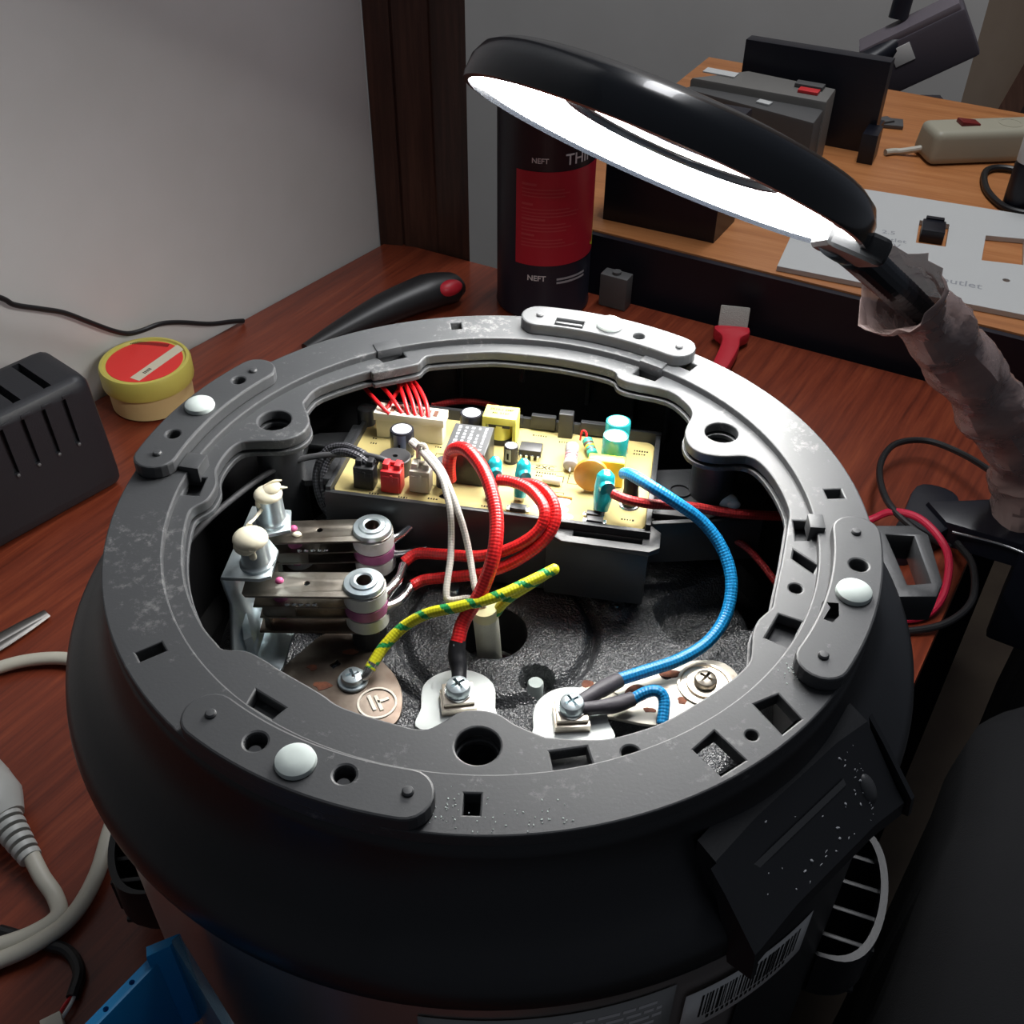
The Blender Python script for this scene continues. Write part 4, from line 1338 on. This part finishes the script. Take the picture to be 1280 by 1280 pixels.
RW = {'r1': [(-44.5, 82.5, 222.0), (-50.8, 88.8, 225.0), (-57.2, 100.7, 224.0), (-61.4, 112.0, 220.0)],
      'r2': [(-39.1, 83.1, 222.0), (-44.0, 90.7, 225.0), (-50.5, 101.8, 225.0), (-57.4, 113.5, 222.0)],
      'r3': [(-36.2, 81.9, 222.0), (-38.8, 90.7, 225.0), (-42.5, 103.1, 225.0), (-47.6, 117.5, 222.0)],
      'r4': [(-33.1, 81.3, 222.0), (-35.7, 90.7, 225.0), (-39.7, 103.1, 225.0), (-46.1, 117.5, 222.0)],
      'r5': [(-30.3, 80.8, 222.0), (-32.5, 89.5, 225.0), (-36.7, 101.8, 225.0), (-44.7, 117.5, 222.0)],
      'r6': [(-27.6, 80.2, 222.0), (-29.3, 88.3, 225.0), (-34.3, 101.8, 225.0), (-42.5, 117.5, 222.0)],
      'r7': [(-46.8, 84.9, 221.0), (-42.6, 97.5, 223.0), (-40.5, 110.8, 220.0)]}
for k, p in RW.items():
    MB().tube(p, 0.95, 8, 6).build('ribbon_wire', 'red_plain', ck, sharp=60)

# ================================================================== ring lamp
LC = Vector((68.1, 118.8, 317.9))
LU = Vector((0.9171, -0.2677, -0.2953))
LV = Vector((0.1050, 0.8769, -0.4690))
LN = Vector((-0.3845, -0.3992, -0.8323))
LM = Matrix(((LU.x, LV.x, -LN.x, LC.x), (LU.y, LV.y, -LN.y, LC.y), (LU.z, LV.z, -LN.z, LC.z), (0, 0, 0, 1))) @ Matrix.Scale(0.88, 4)
lamp = thing('ring_lamp', 'black ring magnifier lamp shining white on a wrapped gooseneck arm', 'lamp', (348, 252, 0))
R = 98
MB().lathe([(R - 3, -1.5), (R - 0.5, -1.2), (R, 1), (R - 0.5, 9), (R - 3.5, 15), (R - 9, 18.6), (R - 16, 20), (56, 20), (52.5, 19), (51.5, 16), (51.5, 10), (53, 9), (54.5, 11),
            (55, 16), (R - 12, 16), (R - 5, 10), (R - 3.6, 2)], 96, closed=True).build('housing', 'lamp_black', lamp, M=LM, sharp=60)
MB().lathe([(54.8, 11.5), (55.5, 10.2), (R - 6, 0.6), (R - 4.4, 1.2), (R - 5, 4), (58, 14)], 96, closed=True).build('led_diffuser', 'led_white', lamp, M=LM)
MB().lathe([(0, 10.0), (30, 10.4), (51, 11.4), (51.6, 12), (51.6, 14.4), (51, 15), (30, 16.5), (0, 17.2)], 72, caps=False).build('magnifier_lens', 'lens_glass', lamp, M=LM)
# mount and gooseneck
MB().box((R - 6, 2, 1), (28, 46, 13), bev=4.5, seg=3).build('neck_mount', 'tray_black', lamp, M=LM)
neck = [(137.6, 101.8, 295.2), (141.6, 106.2, 291.1), (149.6, 113.3, 284.2), (173.5, 140.2, 258.9), (210.8, 170.7, 221.7), (253.1, 199.4, 175.5), (297.8, 223.7, 121.1), (337.5, 247.0, 70.0), (356.4, 252.5, 12.0)]
P = spline(neck, 26)
rr_ = [7.8 if (i % 2) else 7.0 for i in range(len(P))]
MB().tube(P, 8, 16, 1, radii=rr_).build('gooseneck', 'lamp_black', lamp, sharp=20)
# crinkled clear film wound around the neck
m_ = MB()
Pw = spline(neck[3:], 16)[8:]
random.seed(9)
prev_up = Vector((0, 0, 1))
rows = []
N = len(Pw)
for i in range(N):
    t = (Pw[min(i + 1, N - 1)] - Pw[max(i - 1, 0)]).normalized()
    up = (prev_up - t * prev_up.dot(t)).normalized()
    prev_up = up
    sd = t.cross(up)
    base = 14.0 + 4.5 * min(1, i / 30) + 2.4 * sin(i * 0.55) * 0.6
    if i < 3:
        base += (3 - i) * 2.2
    row = []
    for j in range(27):
        q = 2 * pi * j / 26
        rj = base + random.uniform(-0.9, 0.9) + 1.5 * sin(3 * q + i * 0.35) + (random.uniform(-2, 2.5) if i == 0 else 0)
        row.append(Pw[i] + (sd * cos(q) + up * sin(q)) * rj + (t * random.uniform(-7, 3) if i == 0 else Vector()))
    row[-1] = row[0]
    rows.append(row)
m_.sheet(rows)
bmesh.ops.remove_doubles(m_.bm, verts=m_.bm.verts, dist=0.001)
bmesh.ops.recalc_face_normals(m_.bm, faces=m_.bm.faces)
m_.build('plastic_wrap', 'film_wrap', lamp, sharp=22, solid=0.3)
# clamp on the bench edge
MB().prism(smooth_loop([(262, 232), (280, 262), (296, 288), (312, 288), (322, 276), (314, 252), (296, 236), (272, 222)], 3), 0.2, 16, bev=3).build('clamp_foot', 'case_black', lamp)
MB().prism([(296, 266), (302, 244), (352, 218), (382, 246), (376, 272), (330, 268)], 0.2, 20, bev=3).build('clamp_jaw', 'case_black', lamp)
MB().box((372, 232, -18), (34, 60, 90), rz=radians(-32), bev=4).build('clamp_body', 'case_black', lamp)
MB().tube([(304, 236, 18), (330, 224, 18.6), (346, 214, 18)], 0.9, 8, 4).build('clamp_edge', 'steel', lamp)

# ================================================================== things on the bench
# battery charger
cd = Vector((0.655, 0.755))
cp = Vector((-0.755, 0.655))
CX = Vector((-266, 310)) - cd * 75 + cp * 33
RM = Matrix(((cd.x, cp.x, 0, CX.x), (cd.y, cp.y, 0, CX.y), (0, 0, 1, 0), (0, 0, 0, 1)))
ch = thing('battery_charger', 'black vented battery charger box on the bench by the white wall', 'charger', (CX.x, CX.y, 0))
case = MB().box((0, 0, 46.2), (150, 66, 92), bev=11, seg=4, taper=(0.97, 0.86)).build('case', 'charger_black', ch, M=RM, sharp=50)
cuts = []
for k in range(4):
    x = 46 - k * 22
    cuts.append(MB().box((x, -1, 89), (5.5, 40, 14)).build('cutter', 'charger_black', ch, M=RM))
for k in range(5):
    x = 50 - k * 15
    cuts.append(MB().box((x, -30.0, 66), (3.4, 8, 34), rot=Matrix.Rotation(radians(-5), 4, 'X')).build('cutter', 'charger_black', ch, M=RM))
    MB().box((x + 3.5, -27.6, 84.5), (7.5, 3, 3.0), rot=Matrix.Rotation(radians(-9), 4, 'X'), bev=0.8).build('vent_lip', 'charger_black', ch, M=RM)
    MB().ell((x, -32.0, 48), (1.3, 0.8, 1.3), seg=8, rg=6).build('scuff', 'charger_scuff', ch, M=RM)
carve(case, cuts)
# flux tub
tub = thing('flux_tub', 'round yellow plastic tub with red label beside the charger', 'tub', (-272, 414, 0))
T = Matrix.Translation((-272, 414, 0))
MB().lathe([(29, 0.3), (31.5, 2), (32, 24), (28, 24)], 64, M=T).build('base', 'tub_body', tub)
MB().lathe([(34.5, 21), (35, 23), (35, 35), (33.8, 37.5), (31.6, 37.8), (30.6, 36.2), (0, 36.0), (0, 34), (32, 32), (32.5, 21)], 64, M=T, caps=False).build('lid', 'tub_yellow', tub)
lb = MB().prism(circle(0, 0, 29, 48), 36.0, 36.5, M=T).build('lid_label', 'label_red', tub)
RB = T @ rotz(radians(62))
MB().box((4, -11, 36.6), (54, 9, 0.3)).build('label_stripe', 'label_cream', lb, M=RB)
m_ = MB()
for k in range(22):
    m_.box((-22 + k * 1.5, 25.0 - abs(k - 11) * 0.08, 36.6), (0.7, 4.2, 0.25))
m_.build('label_print', 'silk_black', lb, M=T @ rotz(radians(-8)))
m_ = MB()
for k in range(5):
    m_.box((-13 + k * 1.6, -11.5, 36.8), (0.8, 3.0, 0.15))
m_.build('stripe_print', 'silk_black', lb, M=RB)
# cable on the wall
wl = Vector((-0.796, 0.605))
tag(MB().tube([(-420, 276, 190), (-362.2, 350.1, 137.5), (-345.1, 372.6, 114.8), (-340.1, 379.2, 105.4), (-329.7, 393.0, 94.3), (-319.4, 406.5, 83.2), (-309.4, 419.7, 68.0), (-298.8, 433.6, 52.0), (-291.0, 443.8, 43.0), (-283.1, 454.3, 39.6), (-272.7, 467.9, 37.5), (-261.3, 482.9, 30.1), (-244.2, 505.5, 15.3), (-231.1, 522.7, 7.4), (-222.4, 533.1, 2.2)], 2.0, 10, 8)
    .build('wall_cable', 'black_cable', origin=(-286, 445, 0)), 'thin black cable drooping along the white wall', 'cable')
# thinner can
can = thing('thinner_can', 'tall dark solvent can with a red label behind the cooker', 'can', (42, 578, 0))
T = Matrix.Translation((42, 578, 0))
MB().lathe([(39, 0.3), (41.4, 1.2), (42, 3), (41.4, 5), (41.4, 186), (42.2, 188), (42, 190), (38, 196), (20, 204), (17, 206), (17, 218), (15, 219), (0, 219)], 160, M=T).build('body', 'can_black', can)
def onc(R_):
    return lambda c: Vector((42 + R_ * sin(c.x / R_), 578 - R_ * cos(c.x / R_), c.y))
def canrect(x0, x1, z0, z1, R_, n=48):
    f_ = onc(R_)
    return [[f_(Vector((x0 + (x1 - x0) * i / n, z, 0))) for i in range(n + 1)] for z in (z0, z1)]
cl = MB().sheet(canrect(-27.5, 66, 54, 137, 41.7)).build('red_panel', 'can_red', can)
def cantext(txt, size, x, z, m, bold=0.0):
    me = text_mesh(txt, size, bold, 'LEFT')
    f_ = onc(41.95)
    return MB().mesh(me, lambda c: f_(Vector((c.x + x, c.y + z, 0)))).build('lettering', m, can)
cantext('NEFT', 6.0, -14, 146, 'print_white', 0.1)
cantext('THINNER', 13.0, 14, 146, 'print_white', 0.15)
cantext('NEFT', 7.0, -16, 42, 'print_white', 0.15)
m_ = MB()
random.seed(4)
for sec_z in (125, 108, 95, 81):
    m_.sheet(canrect(-22, -22 + random.uniform(9, 24), sec_z, sec_z + 2.0, 41.95, 6))
    for k in range(3):
        m_.sheet(canrect(-22, 18 + random.uniform(-6, 12), sec_z - 3.6 - k * 3.0, sec_z - 2.6 - k * 3.0, 41.95, 10))
m_.build('small_print', 'print_dim', cl)
f_ = onc(41.95)
MB().poly([f_(Vector((x, z, 0))) for x, z in ((50, 62), (58, 58), (66, 92), (62, 100))]).build('yellow_flash', 'yellow_print', cl)
m_ = MB()
for k in range(2):
    m_.sheet(canrect(10, 40, 40 - k * 3.4, 42 - k * 3.4, 41.95, 8))
m_.build('small_print', 'ink_grey', can)
# black handled tool with red inlay
tl = thing('hand_tool', 'black handled hand tool with red inlay lying behind the cooker', 'tool', (-80, 555, 0))
MB().tube([(-160, 480, 6), (-133, 505, 9), (-98, 535, 13), (-62, 562, 15), (-40, 574, 13), (-31, 578, 11)], 1, 20, 6, radii=[5, 9, 13, 15, 13, 6], flat=1.25).build('handle', 'black_cable', tl)
MB().ell((-42, 560, 20), (13, 8, 7), rot=rotz(radians(32))).build('inlay', 'tool_red', tl)
# paint brush
bru = thing('paint_brush', 'flat brush with red handle lying against the desk front', 'brush', (200, 500, 0))
MB().mesh(plate_mesh(smooth_loop([(190, 509), (187, 502), (191, 492), (188, 478), (178, 452), (170, 428), (177, 424), (192, 450), (203, 474), (207, 488), (215, 495), (217, 502), (214, 506)], 3), [], 3, 14, 2)).build('handle', 'tool_red', bru)
MB().box((204, 511, 15), (25, 7, 27), rot=rotz(radians(-12)) @ Matrix.Rotation(radians(-28), 4, 'X'), bev=1.2).build('bristles', 'bristle', bru)
# pale block beside the can
tag(MB().box((107, 566, 16), (26, 14, 31), rz=radians(-29), bev=1.0).lathe([(4, 31), (4, 34), (0, 34)], 16, M=Matrix.Translation((107, 566, 0))).build('plastic_block', 'grey_box', origin=(107, 566, 0)),
    'small grey plastic block beside the solvent can', 'block')
# tweezers
tw = thing('tweezers', 'dull steel tweezers lying on the bench near the charger', 'tweezers', (-300, 158, 0))
dt = Vector((0.66, 0.75))
for s_ in (-1, 1):
    pts = []
    for k in range(12):
        d = k / 11
        w_ = 2.4 + 3.2 * min(1, d * 2.4)
        g = 4.2 * (1 - d) * s_ * d * 2
        q = Vector((-280.5, 176.2)) - dt * 120 * d + Vector((-dt.y, dt.x)) * (g + 0.4 * s_)
        pts.append((q.x, q.y, 3.0 + 1.2 * s_))
    MB().tube(pts, 1, 10, 3, radii=[3.4, 4.8, 5.2, 4.6, 4, 3, 2, 1], flat=0.9).warp(lambda c: Vector((c.x, c.y, max(0.4, 3 + (c.z - 3) * 0.32)))).build('arm', 'tweezer_steel', tw)
# mains cord with plug
cord = thing('mains_lead', 'off-white mains cable with moulded plug lying on the bench', 'power cable', (-215, 0, 0))
MB().tube([(-231, 2, 13), (-222.5, -9, 9), (-214, -18, 6), (-209.5, -28.2, 6), (-219.1, -37.3, 6), (-236, -44, 6), (-262, -50, 6), (-290, -48, 6), (-300, -62, 6), (-280, -68, 6), (-252, -59, 6), (-229.4, -50.0, 6),
           (-214.5, -42.2, 7), (-202.6, -28.3, 6), (-197.1, -7.1, 6), (-197.3, 17.8, 6), (-197.1, 45.0, 6), (-204, 90, 5.5), (-226, 124, 5), (-252, 136, 5), (-277.3, 135.6, 5), (-300, 126, 5), (-330, 104, 5)], 3.6, 12, 8, flat=1.15).build('cord', 'white_cable', cord)
MB().tube([(-292, 62, 17), (-280, 48, 17), (-268, 36, 17.5), (-256, 26, 17.5), (-247, 18, 16)], 1, 16, 5, radii=[13, 15.5, 16, 14.5, 9], flat=1.1).build('plug_body', 'plug_white', cord)
for k in range(6):
    c = Vector((-248 + k * 3.2, 18.6 - k * 3.4, 16 - k * 0.9))
    d = Vector((0.68, -0.72, -0.15)).normalized()
    MB().cyl(c, c + d * 3.0, 8.6 - k * 0.55, 8.4 - k * 0.55, seg=20, bev=0.5).build('strain_relief', 'plug_white', cord)
# short black lead with a white connector
ldw = thing('black_lead', 'short black lead with red wires and white connector beside the blue box', 'lead', (-195, -58, 0))
MB().tube([(-236, -34, 3), (-212.8, -40.7, 3.4), (-200.3, -44.7, 3.4), (-192.2, -54.4, 3.4), (-191.6, -66.5, 3.4)], 3.0, 10, 7).build('sleeve', 'black_cable', ldw)
MB().tube([(-191.6, -65.5, 3.6), (-193.6, -70, 4.2), (-195.2, -75.4, 4)], 0.9, 8, 5).build('red_wire', 'red_plain', ldw)
MB().tube([(-190.6, -65.5, 3.8), (-191.2, -71, 4.6), (-193.2, -76, 4)], 0.9, 8, 5).build('white_wire', 'print_white', ldw)
MB().box((-196, -79.5, 4), (9, 7, 7.4), rz=radians(30), bev=0.6).build('connector', 'nylon_white', ldw)
# blue parts box, near wall opaque, other wall clear
bx = thing('blue_box', 'blue plastic parts box with one clear wall standing against the cooker', 'box', (-115, -165, 0))
e1v = Vector((-0.57, -0.82))
e2v = Vector((0.62, -0.785))
c0 = Vector((-106.5, -129))
def bpt(s, t):
    q = c0 + e1v * s + e2v * t
    return (q.x, q.y)
near_wall = MB().prism([bpt(0, 0), bpt(110, 0), bpt(110, 4), bpt(0, 4)], 0.4, 165, bev=0.8).build('side_wall', 'blue_plastic', bx)
MB().prism([bpt(4, 40), bpt(110, 40), bpt(110, 43), bpt(4, 43)], 0.4, 160).build('side_wall', 'blue_plastic', bx)
MB().prism([bpt(0, 4), bpt(110, 4), bpt(110, 40), bpt(0, 40)], 0.4, 100).build('inner_floor', 'blue_plastic', bx)
MB().prism([(-97.5, -125.5), (-70, -159.5), (-72.4, -161.4), (-100, -127.4)], 0.4, 171, bev=0.6).build('clear_wall', 'blue_clear', bx)
MB().prism([(-107, -129.5), (-97.5, -125.0), (-99.5, -129.5), (-106, -133)], 120, 171, bev=0.8).build('corner_tab', 'blue_plastic', bx)
pins = []
for s_ in (9, 19, 29):
    q = bpt(s_, 2)
    pins.append(MB().cyl((q[0], q[1], 155), (q[0], q[1], 170), 0.9, seg=14).build('cutter', 'blue_plastic', bx))
carve(near_wall, pins)

# cables at the bench edge
tag(MB().tube([(300, 225, 14), (278, 238, 20), (266, 262, 24), (272, 300, 22), (292, 332, 18), (318, 340, 16), (338, 322, 18), (350, 290, 24), (353, 262, 30), (356, 250, 26)], 2.4, 10, 8)
    .build('black_cable', 'black_cable', origin=(300, 280, 0)), 'black cable looped on the bench beside the lamp clamp', 'cable')
tag(MB().tube([(238, 256, 6), (255, 255, 12), (268, 252, 22), (283, 238, 26), (292, 212, 22), (287, 190, 10), (274, 175, 4), (257, 170, 3.2), (240, 174, 3.2)], 2.6, 10, 8)
    .build('red_cable', 'red_cable', origin=(280, 210, 0)), 'red cable curving over the bench edge beside the cooker', 'cable')
tag(MB().tube([(310, 236, 8), (312, 212, 10), (302, 182, 8), (280, 164, 6), (254, 160, 3), (238, 162, 3)], 2.4, 10, 8)
    .build('black_cable', 'black_cable', origin=(280, 190, 0)), 'black cable under the red cable beside the loop bracket', 'cable')
# dark cloth mass beside the bench
m_ = MB()
rows = []
pathc = [(462, 352), (450, 310), (434, 262), (408, 205), (366, 168), (308, 141), (276, 78), (243, 20), (202, -52), (150, -140), (110, -210)]
Pc = spline([(x, y, 0) for x, y in pathc], 5)
random.seed(12)
for i, q in enumerate(Pc):
    w1 = 7 * sin(i * 0.7) + 4 * sin(i * 1.9)
    tdir = (Pc[min(i + 1, len(Pc) - 1)] - Pc[max(i - 1, 0)]).normalized()
    nr = Vector((-tdir.y, tdir.x, 0))
    if nr.x < 0:
        nr = -nr
    row = []
    for off, z in ((0 + w1 * 0.3, FLOOR + 1), (6 + w1, -500), (2 - w1 * 0.6, -260), (0, -110), (6 + w1 * 0.2, -62), (22, -34), (60, -18 + w1 * 0.6), (140, -8 + w1), (240, -14), (300, -60), (310, FLOOR + 1)):
        p = q + nr * off
        row.append((p.x, p.y, z))
    rows.append(row)
m_.sheet(rows)
m_.poly([v for v in rows[0]])
m_.poly([v for v in reversed(rows[-1])])
bmesh.ops.recalc_face_normals(m_.bm, faces=m_.bm.faces)
tag(m_.build('black_cloth', 'cloth_black', origin=(400, 120, FLOOR), sharp=70), 'large black cloth-covered bulk filling the gap beside the bench edge', 'cloth')

# ================================================================== things on the second desk
DZ = 52
pb = thing('white_board', 'white cut-out board with handwriting lying on the orange desk', 'board', (340, 575, DZ))
MB().mesh(plate_mesh([(239, 533), (428, 449), (505, 628), (357, 688), (310, 704)],
                     [[(370.8, 577.1), (387.6, 621.8), (412.3, 613.8), (394.7, 569.6)], [(418, 544.5), (438, 591.6), (470, 585), (451, 536)],
                      circle(426.6, 509.1, 3, 10)], DZ + 0.2, DZ + 5, 0.4)).build('panel', 'board_white', pb, sharp=14)
def bt(txt, x, y, size, ang):
    me = text_mesh(txt, size, 0.1, 'LEFT')
    me.transform(Matrix.Translation((x, y, DZ + 5.1)) @ rotz(radians(ang)))
    MB().mesh(me).build('handwriting', 'ink_grey', pb)
bt('AC outlet', 350, 520, 14, -24)
bt('Long outlet', 318, 592, 10, -18)
bt('2.5', 346, 598, 10, -18)
bt('24V', 338, 574, 11, -18)
bt('2.4A', 331, 555, 11, -18)
bt('**', 328, 534, 14, -18)
tag(MB().box((391, 596, DZ + 6.2), (20, 24, 12), rz=radians(-20), bev=1).box((396, 609, DZ + 9.2), (16, 5, 9), rz=radians(-20), bev=1)
    .build('socket_block', 'case_black', origin=(391, 596, DZ)), 'small black socket set in the cut-out of the white board', 'socket')
# power strip and its cord
ps = thing('power_strip', 'beige power strip with red switch on the orange desk', 'power strip', (520, 780, DZ))
sd_ = Vector((0.985, 0.10)).normalized()
SM = Matrix(((sd_.x, -sd_.y, 0, 434), (sd_.y, sd_.x, 0, 776), (0, 0, 1, DZ), (0, 0, 0, 1)))
MB().box((95, 0, 17), (190, 46, 33), bev=8, seg=4, taper=(0.97, 0.86)).build('body', 'strip_beige', ps, M=SM)
MB().box((44, 2, 34), (20, 14, 5), bev=1, rot=Matrix.Rotation(radians(8), 4, 'Y')).build('switch', 'switch_red', ps, M=SM)
for x in (88, 132):
    MB().lathe([(12, 32.5), (12, 33.8), (10, 33.8), (10, 32.5)], 28, M=Matrix.Translation((x, 0, 0)), closed=True).build('socket_ring', 'strip_beige', ps, M=SM)
MB().tube([(440, 779, DZ + 10), (418, 784, DZ + 4), (410, 785, DZ + 3.5), (400, 782, DZ + 3.5)], 3.2, 10, 6).build('lead', 'white_cable', ps)
bt_ = thing('spray_bottle', 'dark bottle with pale grey neck on the orange desk by the power strip', 'bottle', (494, 662, DZ))
T = Matrix.Translation((494, 662, DZ))
MB().lathe([(13, 0.2), (14.5, 2), (14.5, 40), (13, 44)], 32, M=T).build('base', 'case_black', bt_)
MB().lathe([(14, 44), (14, 66), (13, 68)], 32, M=T).build('grey_band', 'board_white', bt_)
MB().lathe([(13.4, 68), (13.4, 90), (11, 94), (0, 94)], 32, M=T).build('cap', 'case_black', bt_)
tag(MB().tube([(505, 640, DZ + 5), (490, 640, DZ + 4), (476, 656, DZ + 3.6), (474, 694, DZ + 3.6), (488, 735, DZ + 3.6), (510, 742, DZ + 4), (540, 720, DZ + 3.6)], 3.4, 10, 7)
    .build('black_cable', 'black_cable', origin=(490, 690, DZ)), 'black cable loop on the orange desk beside the bottle', 'cable')
cc = MB().box((427, 866, DZ + 2.2), (30, 22, 4), rz=radians(-15), bev=0.5).box((423, 867, DZ + 5), (14, 14, 3), rz=radians(20), bev=0.5)
tag(cc.build('circuit_module', 'grey_box', origin=(427, 866, DZ)), 'small dark circuit module lying alone on the orange desk', 'module')
gb = thing('grey_box', 'grey plastic box with small red tag in front of the black case', 'box', (270, 790, DZ))
MB().prism([(188, 806), (300, 712), (318, 748), (212, 822)], DZ + 0.2, DZ + 60, bev=3).build('body', 'grey_box', gb)
MB().prism([(196, 812), (318, 745), (336, 782), (258, 834)], DZ + 0.2, DZ + 68, bev=3).build('lid', 'grey_box_light', gb)
MB().box((262, 762, DZ + 61), (14, 9, 2), rz=radians(-38), bev=0.5).build('button', 'board_white', gb)
MB().box((306, 770, DZ + 69.5), (20, 11, 3), rz=radians(-28), bev=0.5).build('red_tag', 'nylon_red', gb)
MB().box((310, 784, DZ + 70), (28, 12, 4), rz=radians(-28), bev=0.5).build('clear_tag', 'grey_box', gb)
MB().box((228, 824, DZ + 68.8), (34, 14, 1.2), rz=radians(-30)).build('paper_label', 'board_white', gb)
bc_ = thing('black_case', 'tall glossy black case standing at the back of the orange desk', 'case', (330, 830, DZ))
MB().prism([(256, 856), (386, 786), (394, 800), (264, 870)], DZ + 0.2, DZ + 92, bev=1).build('lid', 'case_black', bc_)
MB().prism([(366, 764), (380, 757), (393, 785), (380, 792)], DZ + 0.2, DZ + 30, bev=1).build('side', 'case_black', bc_)
MB().prism([(266, 872), (396, 802), (404, 816), (274, 886)], DZ + 0.2, DZ + 24, bev=1).build('base', 'case_black', bc_)
db = thing('dark_box', 'dark navy box on the desk behind the solvent can', 'box', (150, 640, DZ))
MB().prism([(98, 632), (193, 584), (219, 628), (124, 676)], DZ + 0.2, DZ + 95, bev=2).build('body', 'case_black', db)
MB().prism([(97, 631), (193.5, 583), (220, 628), (123, 677)], DZ + 94.5, DZ + 104, bev=2).build('lid', 'apron_black', db)

# grey-purple machine beyond the desk
mc = thing('office_machine', 'dull purple-grey machine with white sticker beyond the desk', 'machine', (545, 1110, FLOOR))
TR = Matrix.Translation((528, 1102, 58)) @ rotz(radians(-14)) @ Matrix.Rotation(radians(-32), 4, 'Y')
MB().box((0, 0, 0), (130, 60, 62), bev=6).build('body', 'printer_grey', mc, M=TR)
MB().box((0, -2, 34), (122, 50, 10), bev=3).build('cover', 'printer_light', mc, M=TR)
MB().box((-16, -30.5, 12), (24, 1.5, 22), bev=0.3).build('sticker', 'label_white', mc, M=TR)
MB().box((560, 1112, (FLOOR - 10) / 2), (50, 50, -FLOOR - 10)).build('stand', 'printer_grey', mc)
MB().tube([(500, 1095, 70), (466, 1088, 48), (430, 1084, 34)], 15, 12, 5).build('grip', 'case_black', mc)
MB().tube([(500, 1120, 90), (505, 1124, 125), (520, 1128, 150)], 12, 12, 5).build('grip', 'case_black', mc)
